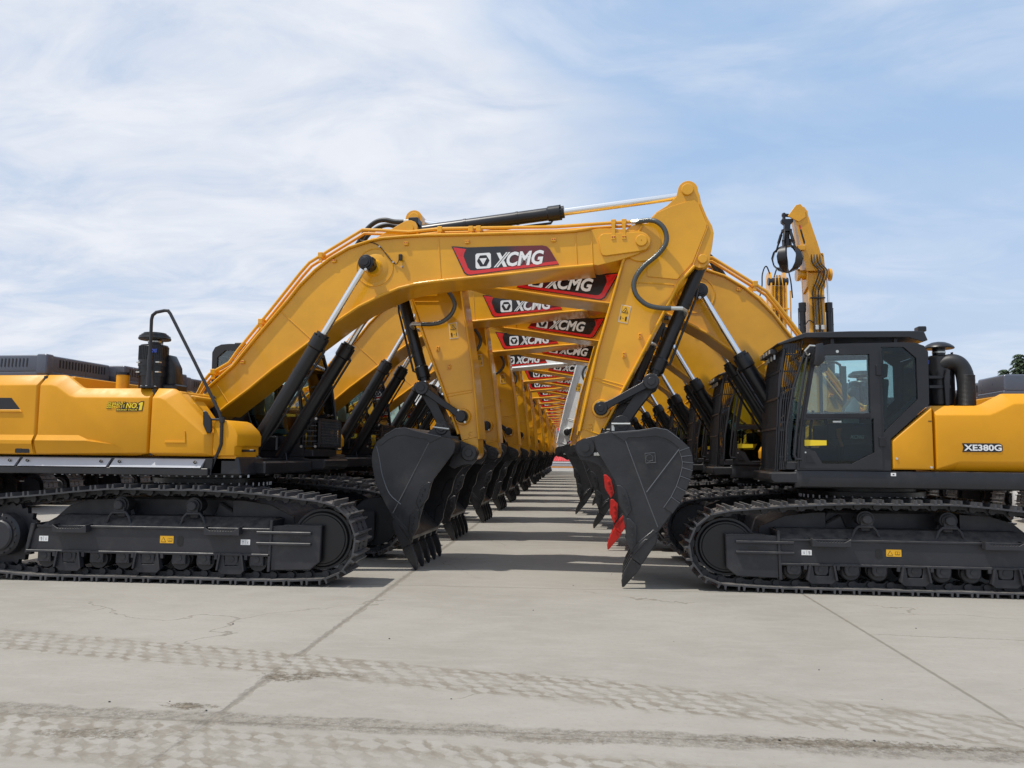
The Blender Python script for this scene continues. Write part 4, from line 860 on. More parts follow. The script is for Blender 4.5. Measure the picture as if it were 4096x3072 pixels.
        for q in (0, 1): sk.tube([(5.42, sd_ * .218, 2.03 - q * .05), (5.46, sd_ * .218, 2.03 - q * .05), (5.465, sd_ * .218, 1.995 - q * .05), (5.44, sd_ * .218, 1.985 - q * .05)], .007, RC if False else Y, 5)
    SK = P(sk, 'stick', stk)
    wl = MB(); warn_label(wl, 5.90, 3.50, -.22, -.216, -1); P(wl, 'warning_label', stk, SK)
    wl = MB(); warn_label(wl, 5.90, 3.50, -.22, .216, 1); P(wl, 'warning_label', stk, SK)
    hyd('bucket_cylinder', BC, LJ, 0.0, .90, .088, .052, stk, stk)
    # links
    for sd_ in (-1, 1):
        l = MB(); d = Vector((LJ[0] - IL[0], LJ[1] - IL[1])); n_ = Vector((-d.y, d.x)).normalized()
        pg = [(IL[0] + n_.x * .06, IL[1] + n_.y * .06), (IL[0] + d.x * .25 + n_.x * .045, IL[1] + d.y * .25 + n_.y * .045), (IL[0] + d.x * .85 + n_.x * .05, IL[1] + d.y * .85 + n_.y * .05), (LJ[0] + n_.x * .06, LJ[1] + n_.y * .06),
              (LJ[0] - n_.x * .06, LJ[1] - n_.y * .06), (IL[0] + d.x * .85 - n_.x * .05, IL[1] + d.y * .85 - n_.y * .05), (IL[0] + d.x * .25 - n_.x * .045, IL[1] + d.y * .25 - n_.y * .045), (IL[0] - n_.x * .06, IL[1] - n_.y * .06)]
        l.prism(pg, sd_ * .285, sd_ * .335, BK, .008); l.ycyl(IL[0], IL[1], .092, sd_ * .275, sd_ * .355, BK, 28, .012); l.ycyl(LJ[0], LJ[1], .105, sd_ * .20, sd_ * .36, DK, 28, .012)
        l.ycyl(LJ[0], LJ[1], .052, sd_ * .35, sd_ * .375, DK, 20, .005); l.ycyl(IL[0], IL[1], .045, sd_ * .35, sd_ * .365, BK, 20, .005)
        if sd_ > 0: l.ycyl(IL[0] + .05, IL[1] + .085, .016, sd_ * .30, sd_ * .37, ST, 8); l.ycyl(IL[0] - .07, IL[1] - .075, .016, sd_ * .30, sd_ * .37, ST, 8); l.ycyl(IL[0], IL[1], .075, sd_ * .34, sd_ * .42, BK, 10)
        P(l, 'link_arm', stk)
    l = MB(); d = Vector((BP2[0] - LJ[0], BP2[1] - LJ[1])); n_ = Vector((-d.y, d.x)).normalized()
    l.prism([(LJ[0] + n_.x * .09, LJ[1] + n_.y * .09), (LJ[0] - n_.x * .09, LJ[1] - n_.y * .09), (LJ[0] + d.x * .5 - n_.x * .085, LJ[1] + d.y * .5 - n_.y * .085), (BP2[0] - n_.x * .075, BP2[1] - n_.y * .075), (BP2[0] + n_.x * .075, BP2[1] + n_.y * .075), (LJ[0] + d.x * .5 + n_.x * .07, LJ[1] + d.y * .5 + n_.y * .07)], -.20, .20, DK, .01)
    l.ycyl(BP2[0], BP2[1], .085, -.21, .21, DK, 24); P(l, 'bucket_link', stk)
    # ---------------- bucket
    bw = .775
    bk_ = MB(); side_poly = BUCKET_BACK + BUCKET_FRONT
    for sd_ in (-1, 1):
        bk_.prism(side_poly, sd_ * bw, sd_ * (bw - .03), BU, .004)
        # side ribs, corner wear plates
        bk_.tube([(5.88, sd_ * (bw + .001), 1.90), (6.174, sd_ * (bw + .001), 1.089), (6.30, sd_ * (bw + .001), .76)], .007, EDG, 5)
        bk_.prism([(5.75, 1.90), (6.08, 1.93), (6.30, 1.963), (6.44, 1.92), (6.57, 1.81), (6.66, 1.72), (6.60, 1.68), (6.50, 1.78), (6.40, 1.84), (6.28, 1.87), (6.08, 1.85), (5.95, 1.85), (5.90, 1.80)], sd_ * bw, sd_ * (bw + .012), BU, .003)
        if isR: bk_.tube([(6.665, sd_ * (bw + .001), 1.66), (6.60, sd_ * (bw + .001), 1.50), (6.52, sd_ * (bw + .001), 1.26), (6.38, sd_ * (bw + .001), 1.02), (6.20, sd_ * (bw + .001), .90)], .008, EDG, 5, 4)
        else: bk_.tube([(6.571, sd_ * (bw + .001), 1.72), (6.167, sd_ * (bw + .001), 1.181)], .008, EDG, 5)
        bk_.tube([(5.75, sd_ * (bw + .004), 1.91), (6.08, sd_ * (bw + .004), 1.937), (6.28, sd_ * (bw + .004), 1.972), (6.42, sd_ * (bw + .004), 1.945), (6.57, sd_ * (bw + .004), 1.83)], .006, EDG, 5)
        for k in range(0 if isR else 7):
            i = 11 + k; p0 = Vector(BUCKET_BACK[i]); p1 = Vector(BUCKET_BACK[min(i + 1, len(BUCKET_BACK) - 1)]); dd = (p1 - p0); nn = Vector((dd.y, -dd.x)).normalized()
            if nn.x > 0: nn = -nn
            g0 = p0 + dd * .04 - nn * .012; g1 = p1 - dd * .04 - nn * .012
            bk_.prism([tuple(g0), tuple(g1), tuple(g1 + nn * .13), tuple(g0 + nn * .13)], sd_ * (bw - .02), sd_ * (bw + .016), BU, .004)
            a_, b_, c_ = g0, g0 + nn * .13, g1 + nn * .13
            bk_.tube([(a_.x, sd_ * (bw + .016), a_.y), (b_.x, sd_ * (bw + .016), b_.y), (c_.x, sd_ * (bw + .016), c_.y)], .005, EDG, 4)
        if sd_ < 0 and not isR:
            qd = [(6.215 + .085 * math.cos(R(a)), 1.60 + .085 * math.sin(R(a))) for a in (50, 140, 230, 320)]
            bk_.prism(qd, sd_ * bw, sd_ * (bw + .012), BU, .01); bk_.tube([(x, sd_ * (bw + .012), z) for x, z in qd + qd[:1]], .005, EDG, 4)
            hx = [(6.205 + .045 * math.cos(R(a + 20)), 1.60 + .045 * math.sin(R(a + 20))) for a in range(0, 360, 60)]
            bk_.prism(hx, sd_ * (bw + .012), sd_ * (bw + .014), KD); bk_.tube([(x, sd_ * (bw + .014), z) for x, z in hx + hx[:1]], .003, EDG, 4)
            tr_ = [(6.205 + .024 * math.cos(R(a)), 1.60 + .024 * math.sin(R(a))) for a in (80, 200, 320)]
            bk_.prism(tr_, sd_ * (bw + .014), sd_ * (bw + .018), BU)
    bk_.ribbon([(5.545, 1.70)] + BUCKET_BACK, -bw + .01, bw - .01, -.022, BU)
    for y in (-.62, -.31, 0, .31, .62): bk_.ribbon(BUCKET_BACK[8:], y - .05, y + .05, .016, BU)
    bk_.prism([(5.97, .43), (6.29, .70), (6.25, .73), (5.96, .49)], -bw - .012, bw + .012, BU, .004)
    for y0 in (-.375, .335): bk_.prism(LUG, y0, y0 + .04, BU, .005)
    bk_.box(5.60, 5.95, -.34, .34, 1.90, 1.94, BU)
    bk_.ycyl(BP[0], BP[1], .118, -.44, -.26, BU, 32, .014); bk_.ycyl(BP[0], BP[1], .118, .26, .44, BU, 32, .014); bk_.ycyl(BP[0], BP[1], .055, -.47, .47, BU, 20, .006)
    bk_.ycyl(BP2[0], BP2[1], .095, -.40, -.30, BU, 28, .01); bk_.ycyl(BP2[0], BP2[1], .095, .30, .40, BU, 28, .01); bk_.ycyl(BP2[0], BP2[1], .05, -.425, .425, BU, 20, .006)
    for y in (-.42, .42): bk_.cyl((BP2[0] - .12, y, BP2[1]), (BP2[0] + .12, y, BP2[1]), .016, ST, n=8)
    bk_.box(5.73, 5.77, -.40, -.36, 1.94, 2.02, ST, .004); bk_.box(5.50, 5.58, -.42, -.37, 1.62, 1.66, ST, .004)
    BKT = P(bk_, 'bucket', stk)
    ad = [(5.975, .44), (6.255, .705), (6.30, .66), (6.28, .56), (6.10, .291), (5.981, .365)]
    th = [(5.974, .372), (6.10, .288), (6.065, .225), (5.885, .02), (5.862, .02), (5.855, .10), (5.89, .21)]
    for k in range(5):
        y = -.735 + k * .3675; w = MB()
        w.prism(ad, y - .045, y + .045, BU, .012); w.prism([(6.0, .40), (6.2, .62), (6.14, .62), (5.99, .46)], y - .055, y + .055, BU, .01); w.tube([(6.26, y - .046, .70), (6.10, y - .046, .55)], .006, EDG, 4)
        tv = MB(); n0 = len(w.v); w.prism(th, y - .040, y + .040, BU, .008)
        for i in range(n0, len(w.v)):
            vx, vy, vz = w.v[i]; kk = .45 + .55 * min(1, max(0, (vz - .02) / .27)); w.v[i] = (vx, y + (vy - y) * kk, vz)
        w.ycyl(6.01, .33, .014, y - .055, y + .055, BU, 10)
        P(w, 'bucket_tooth', stk, BKT)
    for sd_ in (-1, 1):
        for pg, bl in (([(5.80, 1.262), (5.85, 1.262), (5.93, 1.184), (5.985, .958), (5.926, .872), (5.825, 1.03)], [(5.885, 1.145), (5.91, 1.07), (5.93, .99)]),
                       ([(5.919, .858), (5.962, .859), (6.045, .776), (6.038, .551), (5.974, .452), (5.905, .62)], [(5.985, .745), (5.99, .655), (5.99, .565)])):
            w = MB(); w.prism(pg, sd_ * (bw - .045), sd_ * (bw + .028), BU, .008)
            for x, z in bl: w.ycyl(x, z, .022, sd_ * (bw + .028), sd_ * (bw + .042), BU, 6); w.ycyl(x, z, .012, sd_ * (bw + .04), sd_ * (bw + .055), BU, 8)
            P(w, 'side_cutter', stk, BKT)
    return t

SMALL = {'lifting_sticker', 'warning_sticker', 'control_lever', 'curtain', 'roof_lamp', 'data_plate', 'pin_cap', 'work_light', 'guard_hoop', 'step', 'beacon_lamp', 'rear_lamp', 'safety_lever', 'cab_post'}
def base(n): return n.split('.')[0]
def copy_tree(o, parent=None, skip=()):
    c = o.copy(); COL.objects.link(c)
    if parent: c.parent = parent
    for ch in list(o.children):
        if base(ch.name) in skip: continue
        copy_tree(ch, c, skip)
    return c

ORD = ['', 'first', 'second', 'third', 'fourth', 'fifth', 'sixth', 'seventh', 'eighth', 'ninth', 'tenth', 'eleventh', 'twelfth', 'thirteenth', 'fourteenth', 'fifteenth', 'sixteenth', 'seventeenth', 'eighteenth']
GLr = 'excavators parked in the left row facing the aisle'; GRr = 'excavators parked in the right row facing the aisle'
Lp = make_excavator('L', 'excavator', '', 'excavator', GLr)
Rp = make_excavator('R', 'excavator', '', 'excavator', GRr)

def paint(o, src, dst, names=None):
    """give this machine's own slots another paint"""
    for ch in o.children:
        if names is None or base(ch.name) in names:
            for sl in ch.material_slots:
                if sl.material == src: sl.link = 'OBJECT'; sl.material = dst
        paint(ch, src, dst, names)

ldx = [0, .0, -.13, -.52, .05, -.1, .08, .0, -.12, .1, 0, -.06, .04, .1, -.05, .05, 0]
rdx = [0, -.05, .08, .11, .12, .02, .1, .06, .15, .12, .1, .18, .12, .16, .2, .2, .2]
for k in range(17):
    o = Lp if k == 0 else copy_tree(Lp, None, SMALL if k > 4 else ())
    o.location = (-5.17 + ldx[k], 10.96 + 3.79 * k, 0)
    if k == 1: o.scale = (1, 1, 1.022)
    if k == 0: o['label'] = 'nearest excavator of the left row, its boom crossing in front of all the others'
    elif k == 1: o['label'] = 'second excavator of the left row, with bright red bucket teeth and red side cutters'; 
    elif k == 3: o['label'] = 'fourth excavator of the left row, with a white boom and white stick'
    else: o['label'] = '%s yellow excavator from the camera in the left row, arm pointing right' % ORD[k + 1]
    if k == 1: paint(o, BU, RP, ('bucket_tooth', 'side_cutter'))
    if k == 3: paint(o, Y, WH, ('boom', 'stick', 'hydraulic_pipe'))
    if k == 7: paint(o, BU, RP, ('side_cutter',))
for k in range(17):
    o = Rp if k == 0 else copy_tree(Rp, None, SMALL - {'work_light'} if k > 4 else ())
    o.location = (4.0 + rdx[k], 11.25 + 3.83 * k, 0); o.rotation_euler = (0, 0, PI if k else R(179.0))
    if k == 0: o['label'] = 'nearest excavator of the right row, black cab and model lettering on its yellow side'
    else: o['label'] = '%s yellow excavator from the camera in the right row, arm pointing left' % ORD[k + 1]
for i_, (p_, n_) in enumerate(((GLr, 0), (GRr, 1))):
    for q, o in enumerate([o for o in bpy.data.objects if o.parent is None and o.get('group') == p_ and o.location.y > 13]):
        o.rotation_euler.z += R(random.uniform(-.9, .9))
GB = 'excavators seen from behind under the left row'; GB2 = 'excavators seen from behind under the right row'
for k in range(4):
    o = copy_tree(Lp, None, SMALL); o.location = (-17.25, 19.75 + 3.75 * k, 0); o.rotation_euler = (0, 0, PI); o['group'] = GB
    o['label'] = '%s excavator backed up behind the left row, only track ends showing under the near body' % ORD[k + 1]
for k in range(3):
    o = copy_tree(Rp, None, SMALL); o.location = (14.3, 20.1 + 3.8 * k, 0); o.rotation_euler = (0, 0, 0); o['group'] = GB2
    o['label'] = '%s excavator backed up behind the right row, only track ends showing under the near body' % ORD[k + 1]

# ------------------------------------------------------------------ material handler with grab, and the crane boom beside it
def make_handler():
    t = empty('material_handler', (9.78, 32, 0), 0, 'tall yellow material handler rising behind the right row with a folded arm and black grab', 'material handler')
    b = MB(); b.box(-1.5, 1.5, -2.6, 2.6, 1.35, 1.7, DK, .05); b.box(-1.45, 1.45, -.2, 3.2, 1.7, 2.75, YP, .06, 2); b.box(-.35, .35, -1.2, .4, 1.7, 2.6, Y, .03); b.build('superstructure', t)
    for s in (-1, 1):
        k = MB(); pr = [(-2.5, .5), (-2.35, .15), (-2.0, .03), (2.0, .03), (2.35, .15), (2.5, .5), (2.35, .9), (2.0, 1.02), (-2.0, 1.02), (-2.35, .9)]
        k.prism(pr, s * 1.05, s * 1.65, TR, .03, axis='x')
        for i in range(22):
            yy = -2.1 + i * .2; k.box(s * 1.04, s * 1.66, yy, yy + .03, 1.0, 1.06, TR); k.box(s * 1.04, s * 1.66, yy, yy + .03, .0, .04, TR)
        k.build('track', t)
    c = MB(); c.box(-1.45, -.55, -2.3, -.9, 1.75, 3.3, DK, .05, 2); c.box(-1.46, -1.45, -2.15, -1.1, 2.2, 3.15, GD); c.box(-1.4, -.6, -2.31, -2.3, 2.1, 3.15, GD); c.build('cab', t)
    bo = MB()   # boom rises towards the camera, slightly leaning
    pts = [(0, -.6, 2.3), (0, -.2, 5.4), (0, -.05, 9.15)]
    for i in range(2):
        a, q = Vector(pts[i]), Vector(pts[i + 1]); w0, w1 = .33, .30
        vs = []
        for p, w, dd in ((a, w0, .42), (q, w1, .36)):
            for sx_, sy in ((-1, -1), (1, -1), (1, 1), (-1, 1)): vs.append((p.x + sx_ * w, p.y + sy * dd, p.z))
        bo.add(vs, [[0, 1, 5, 4], [1, 2, 6, 5], [2, 3, 7, 6], [3, 0, 4, 7], [0, 3, 2, 1], [4, 5, 6, 7]], Y)
    bo.build('boom', t)
    kn = MB(); kn.cyl((-.62, -.15, 9.12), (.62, -.15, 9.12), .20, Y, n=24); kn.cyl((-.68, -.15, 9.12), (-.58, -.15, 9.12), .26, Y, n=24); kn.cyl((.58, -.15, 9.12), (.68, -.15, 9.12), .26, Y, n=24)
    for s in (-1, 1): kn.prism([(-.45, 8.55), (.1, 8.35), (.35, 9.0), (.3, 10.1), (-.3, 10.0), (-.5, 9.2)], s * .30, s * .37, Y, .01, axis='x')
    kn.build('knuckle', t)
    sk = MB(); A = Vector((-.02, -.2, 9.2)); B = Vector((-.62, -.45, 11.62)); vs = []
    for p, w, dd in ((A, .38, .38), (A + (B - A) * .45, .33, .36), (B, .27, .22)):
        for sx_, sy in ((-1, -1), (1, -1), (1, 1), (-1, 1)): vs.append((p.x + sx_ * w, p.y + sy * dd, p.z))
    fs = [[i * 4 + j, i * 4 + (j + 1) % 4, i * 4 + 4 + (j + 1) % 4, i * 4 + 4 + j] for i in range(2) for j in range(4)] + [[0, 3, 2, 1], [8, 9, 10, 11]]
    sk.add(vs, fs, Y)
    for s in (0, 1): sk.prism([(-1.12 + s * .34, 11.45), (-.70 + s * .3, 11.2), (-.42 + s * .22, 11.4), (-.45 + s * .22, 11.75), (-.62 + s * .25, 11.95), (-.80 + s * .25, 11.9)], -.72 + s * .36, -.66 + s * .36, Y, .01)
    sk.box(-.75, -.48, -.75, -.4, 10.02, 10.22, Y, .01)
    sk.box(-.42, -.10, -.66, -.655, 10.62, 10.64, DK)
    STK = sk.build('stick', t)
    lg = MB(); lg.prism([(-.70, 11.05), (-.62, 11.12), (-.42, 10.35), (-.50, 10.15)], -.67, -.66, WD); lg.prism([(-.69, 11.05), (-.63, 11.10), (-.60, 10.95), (-.66, 10.88)], -.675, -.672, RD); lg.prism([(-.65, 10.86), (-.595, 10.92), (-.45, 10.36), (-.50, 10.24)], -.675, -.672, KD); lg.build('maker_logo', STK)
    for s in (-1, 1):
        cy = MB(); x = s * .52; cy.cyl((x, -.35, 3.0), (x, -.3, 7.8), .12, BK, n=18); cy.cyl((x, -.3, 7.55), (x, -.3, 7.92), .145, BK, n=18); cy.cyl((x + s * .15, -.3, 5.0), (x + s * .15, -.3, 7.7), .022, BK, n=8)
        for zz in (5.6, 6.5, 7.0, 7.65): cy.box(min(x, x + s * .17), max(x, x + s * .17), -.33, -.27, zz, zz + .04, BK)
        cc = cy.build('boom_cylinder', t); rr = MB(); rr.cyl((x, -.3, 7.9), (x, -.2, 9.1), .045, CR, n=14); rr.build('piston_rod', cc)
    hs = MB()
    for i, x in enumerate((-.16, -.05, .06, .17)):
        hs.tube([(x, -.62, 5.5), (x, -.60, 7.0), (x, -.52, 8.3), (x + .12, -.62, 8.75), (x + .2, -.7, 9.15), (x - .02, -.66, 9.5), (x - .06, -.6, 9.95)], .028, HS if i % 2 else RB, 8, 4)
    for x in (-.12, .1): hs.box(x, x + .12, -.68, -.55, 6.75, 6.95, ST, .02)
    hs.box(-.28, .30, -.60, -.52, 8.05, 8.10, BK); hs.box(-.28, .30, -.62, -.54, 6.55, 6.60, BK)
    hs.tube([(-.52, -.5, 6.9), (-.35, -.6, 7.15), (-.15, -.6, 7.0)], .02, RB, 6, 4); hs.tube([(.30, -.5, 9.8), (-.1, -.62, 10.15), (-.45, -.62, 10.1)], .015, RB, 6, 4)
    hs.build('hydraulic_hose', t)
    # hanging grab
    g = MB(); gx, gy = -1.19, -.55
    g.box(gx - .10, gx - .0, gy - .10, gy + .08, 11.2, 11.62, BK, .02); g.cyl((gx - .12, gy, 11.55), (gx + .32, gy, 11.5), .07, BK, n=14)
    g.prism([(gx - .16, 11.35), (gx + .30, 11.35), (gx + .30, 11.22), (gx + .18, 11.12), (gx + .17, 10.9), (gx - .07, 10.9), (gx - .04, 11.12), (gx - .16, 11.22)], gy - .12, gy + .12, BK, .02)
    g.cyl((gx + .05, gy, 10.95), (gx + .05, gy, 10.3), .11, BK, n=18); g.cyl((gx + .05, gy, 10.92), (gx + .05, gy, 10.82), .21, BK, n=20); g.cyl((gx + .05, gy, 10.5), (gx + .05, gy, 10.22), .19, BK, n=20)
    G = g.build('grab', t)
    for i in range(5):
        a = 2 * PI * i / 5 + .3; c_, s_ = math.cos(a), math.sin(a); cxx = gx + .05
        f = MB(); f.cyl((cxx + .17 * c_, gy + .17 * s_, 10.88), (cxx + .42 * c_, gy + .42 * s_, 10.02), .04, BK, n=10); f.cyl((cxx + .21 * c_, gy + .21 * s_, 10.74), (cxx + .32 * c_, gy + .32 * s_, 10.38), .06, BK, n=10)
        prof = [(.17, 10.26), (.36, 10.17), (.53, 9.99), (.60, 9.73), (.54, 9.46), (.36, 9.25), (.06, 9.12)]; wd = [.05, .09, .14, .19, .18, .12, .02]
        vs = []; th_ = .055
        for (r_, z), w_ in zip(prof, wd):
            for dr, ww in ((0, w_), (0, -w_), (-th_, -w_ * .8), (-th_, w_ * .8)): vs.append((cxx + (r_ + dr) * c_ - ww * s_, gy + (r_ + dr) * s_ + ww * c_, z))
        fs = [[i2 * 4 + j, i2 * 4 + (j + 1) % 4, i2 * 4 + 4 + (j + 1) % 4, i2 * 4 + 4 + j] for i2 in range(6) for j in range(4)] + [[0, 3, 2, 1], [24, 25, 26, 27]]
        f.add(vs, fs, BK); f.build('grab_claw', G)
    return t
make_handler().scale = (1, 1, .985)

cr = empty('crawler_crane', (11.7, 45, 0), 0, 'second upright yellow boom with dangling black hoses beside the grab machine', 'crane')
b = MB(); b.box(-1.4, 1.4, -2.4, 2.6, 1.1, 2.6, YP, .06, 2); b.build('superstructure', cr)
for s in (-1, 1):
    k = MB(); k.prism([(-2.3, .5), (-2.1, .1), (-1.8, .0), (1.8, .0), (2.1, .1), (2.3, .5), (2.1, .9), (1.8, 1.0), (-1.8, 1.0), (-2.1, .9)], s * .95, s * 1.5, TR, .03, axis='x'); k.build('track', cr)
b = MB(); b.box(-.42, .42, -.5, .5, 2.5, 11.3, Y, .02)
for s in (-1, 1): b.prism([(-.6, 9.5), (.5, 9.5), (.5, 12.0), (.1, 12.2), (-.4, 12.1), (-.6, 11.6)], s * .36, s * .46, Y, .01, axis='x')
b.cyl((-.55, -.4, 11.55), (.55, -.4, 11.55), .22, DK, n=18); b.box(-.5, .55, -.62, -.5, 9.9, 9.98, Y)
for x in (-.62, .66): b.cyl((x, -.5, 6.0), (x, -.5, 11.0), .04, Y, n=8)
b.build('boom', cr)
h = MB()
for i in range(5): h.tube([(-.24 + i * .12, -.58, 6), (-.24 + i * .12, -.58, 10.6), (-.2 + i * .1, -.66, 11.4), (-.15 + i * .08, -.5, 11.9)], .03, RB if i % 2 else Y, 6, 3)
h.tube([(-.35, -.4, 11.7), (-.62, -.4, 12.45), (-.85, -.4, 12.0), (-.9, -.4, 11.2), (-1.12, -.4, 10.4)], .04, RB, 8, 5); h.tube([(-.2, -.4, 11.8), (-.0, -.4, 12.35), (.3, -.4, 12.1), (.5, -.4, 12.5)], .04, RB, 8, 5); h.tube([(.55, -.4, 12.4), (.72, -.4, 11.6), (.8, -.4, 10.6)], .04, RB, 8, 4)
h.build('hydraulic_hose', cr)

# ------------------------------------------------------------------ ground
def ground():
    mb = MB(); mb.add([(-1500, -300, 0), (1500, -300, 0), (1500, 2500, 0), (-1500, 2500, 0)], [[0, 1, 2, 3]], None)
    m = bpy.data.materials.new('concrete'); m.use_nodes = True; nt = m.node_tree; b = nt.nodes['Principled BSDF']
    tcn = nt.nodes.new('ShaderNodeTexCoord'); co = tcn.outputs['Object']; s = nt.nodes.new('ShaderNodeSeparateXYZ'); nt.links.new(co, s.inputs[0])
    x = V(nt, s.outputs[0]); y = V(nt, s.outputs[1])
    nb = noise(nt, co, .35, 6, .6); nm = noise(nt, mapping(nt, co, (1, 2.2, 1), (0, 0, .1)), 2.2, 7, .62, .6); nf = noise(nt, co, 22, 6, .65); nff = noise(nt, co, 160, 3, .6)
    base_ = mixc(nt, nb.step(.35, .65), (0.281, 0.267, 0.242), (0.326, 0.311, 0.286))
    base_ = mixc(nt, nm.step(.35, .75) * .5, base_, (0.358, 0.345, 0.320))
    base_ = mixc(nt, nf.step(.48, .75) * .32, base_, (0.230, 0.215, 0.191))
    # dust drag marks
    st = noise(nt, mapping(nt, co, (.7, 5.5, 1), (0, 0, -.62)), 2.3, 6, .65, .5); base_ = mixc(nt, st.step(.56, .74) * .42, base_, (0.383, 0.370, 0.347))
    st2 = noise(nt, mapping(nt, co, (.9, 7, 1), (0, 0, -.12), (4, 1, 0)), 2.8, 6, .65, .4); base_ = mixc(nt, st2.step(.60, .75) * .40, base_, (0.243, 0.224, 0.197))
    fk = noise(nt, mapping(nt, co, (2.6, 15, 1), (0, 0, -.06), (1, 5, 0)), 2.0, 5, .7); base_ = mixc(nt, fk.step(.665, .73) * .55, base_, (0.171, 0.160, 0.144))
    fk2 = noise(nt, mapping(nt, co, (2.0, 11, 1), (0, 0, -.5), (5, 5, 0)), 2.0, 5, .7); base_ = mixc(nt, fk2.step(.66, .74) * .5, base_, (0.396, 0.383, 0.359))
    w1 = (noise(nt, co, 1.6, 5, .6) - .5) * .10; w2 = (noise(nt, co, 7, 5, .7) - .5) * .07
    pt = noise(nt, mapping(nt, co, (1, 1.8, 1), (0, 0, .3), (9, 3, 0)), .9, 7, .7, .8); base_ = mixc(nt, pt.step(.50, .72) * .38, base_, (0.257, 0.247, 0.226))
    bl = noise(nt, mapping(nt, co, (1, 1.5, 1), (0, 0, 0), (2, 8, 0)), 3.4, 7, .75); base_ = mixc(nt, bl.step(.64, .76) * .45, base_, (0.194, 0.194, 0.193))
    base_ = mixc(nt, nff.step(.55, .80) * .35, base_, (.20, .19, .17))
    gr = noise(nt, co, 70, 4, .7); base_ = mixc(nt, gr.step(.60, .78) * .30, base_, (.40, .39, .365))
    # slab joints
    def line(v, c, hw, soft, amp=1.0):
        return ((v - c) + (w1 + w2) * amp).abs().step(hw + soft, hw)
    jx = (x + 2.19 + 4.94 * 20) / 4.94
    fx = ((jx + .5).fract() - .5).abs() * 4.94
    jy = (y - 4.72 + 4.94 * 20) / 4.94
    fy = ((jy + .5).fract() - .5).abs() * 4.94
    jl = (x + 2.19 + w2 * 1.2).abs(); wide = noise(nt, co, 3.1, 5, .7).step(.30, .72, .004, .050)
    left = (jl - wide).step(.018, .0)
    thinx = (fx + w2 * .25).abs().step(.024, .006) * .8 * noise(nt, co, 8, 6, .8).step(.25, .5); thiny = (fy + w2 * .15).abs().step(.018, .004) * .75 * noise(nt, co, 8, 6, .8).step(.25, .5)
    crk = line(y + x * .045, 7.72, .004, .012, 1.6) * x.step(2.7, 2.8) * .7
    vo = nt.nodes.new('ShaderNodeTexVoronoi'); vo.feature = 'DISTANCE_TO_EDGE'; vo.inputs['Scale'].default_value = .30
    wv = nt.nodes.new('ShaderNodeVectorMath'); wv.operation = 'ADD'; wn = nt.nodes.new('ShaderNodeTexNoise'); wn.inputs['Scale'].default_value = 1.3; wn.inputs['Detail'].default_value = 6
    nt.links.new(co, wn.inputs['Vector']); nt.links.new(co, wv.inputs[0]); nt.links.new(wn.outputs[1], wv.inputs[1]); nt.links.new(wv.outputs[0], vo.inputs['Vector'])
    cr2 = V(nt, vo.outputs['Distance']).step(.0045, .001) * noise(nt, co, .33, 3, .5).step(.50, .56) * noise(nt, co, 9, 5, .8).step(.30, .5) * .75
    # dirt-filled joint near the camera
    dj = ((y + x * .025) - 4.72 + w1 * .6).abs(); dw = noise(nt, co, 2.4, 5, .65).step(.3, .7, .03, .12)
    dirt = (dj - dw).step(.06, .0) * noise(nt, co, 30, 6, .75).step(.36, .56)
    base_ = mixc(nt, thinx.max(thiny).max(crk).max(cr2), base_, (0.171, 0.156, 0.131))
    base_ = mixc(nt, left * noise(nt, co, 14, 6, .8).step(.30, .55) * .85, base_, mixc(nt, nf.step(.4, .6), (0.180, 0.167, 0.147), (0.243, 0.227, 0.201)))
    # tyre tracks: dark dust band with paler lug prints
    def tyre(c0, c1, c2, hw, base_, per, ph):
        cen = x * c1 + x * x * c2 + c0; tt = ((y - cen) + w1 * 1.3 + w2 * .6) / hw; at_ = tt.abs()
        band = (at_ + (nm - .5) * .9).step(1.12, .80)
        edge = (at_ * 2.0 - 1.3).abs().inv().max(0.0)
        u = x / per + tt * 1.25 + (noise(nt, co, 1.1, 3, .5) - .5) * 2.2 + (noise(nt, co, 6, 4, .6) - .5) * .8 + ph
        row = tt * 3.1 + (noise(nt, co, 2.3, 4, .6) - .5) * 1.1 + .5
        fu = (u.fract() - .5).abs() * 2.0; fr = (row.fract() - .5).abs() * 2.0
        lug = (fu.pow(1.6) * .9 + fr * .75 + (nf - .5) * 1.8 + (nm - .5) * 1.6).step(1.05, .55)
        fade = noise(nt, co, 1.1, 6, .7).step(.34, .56) * .60 + .40
        d = band * (edge * .40 + .60) * fade
        base2 = mixc(nt, d * .78, base_, mixc(nt, nf.step(.4, .65), (0.158, 0.134, 0.103), (0.211, 0.191, 0.162)))
        return mixc(nt, band * lug * (fade * noise(nt, co, 5.0, 5, .7).step(.30, .56)) * .68, base2, (0.373, 0.363, 0.341)), d, band * lug
    base_, d1, l1 = tyre(5.60, -.205, -.003, .31, base_, .165, 0.0)
    base_, d2, l2 = tyre(4.12, -.09, 0.0, .34, base_, .15, .3)
    base_ = mixc(nt, dirt * .8, base_, mixc(nt, noise(nt, co, 12, 5, .7).step(.4, .6), (0.144, 0.129, 0.109), (0.261, 0.240, 0.210)))
    # brown soil spilt on the joints
    def spot(cx_, cy_, rx, ry, k): 
        r2 = (((x - cx_) / rx).pow(2.0) + ((y - cy_) / ry).pow(2.0)) ; return (r2 + (noise(nt, co, 26, 6, .8) - .5) * 9.0 + (noise(nt, co, 5, 4, .7) - .5) * 4.0).step(1.2, .1) * k
    soil = spot(-2.05, 5.68, .20, .10, .9).max(spot(-1.82, 5.78, .25, .05, .6)).max(spot(-2.45, 4.98, .16, .06, .9)).max(spot(1.6, 4.74, .75, .07, .8)).max(spot(-2.75, 4.45, .3, .07, .7)).max(spot(-.1, 4.62, .3, .05, .5)).max(spot(3.55, 5.95, .3, .05, .7))
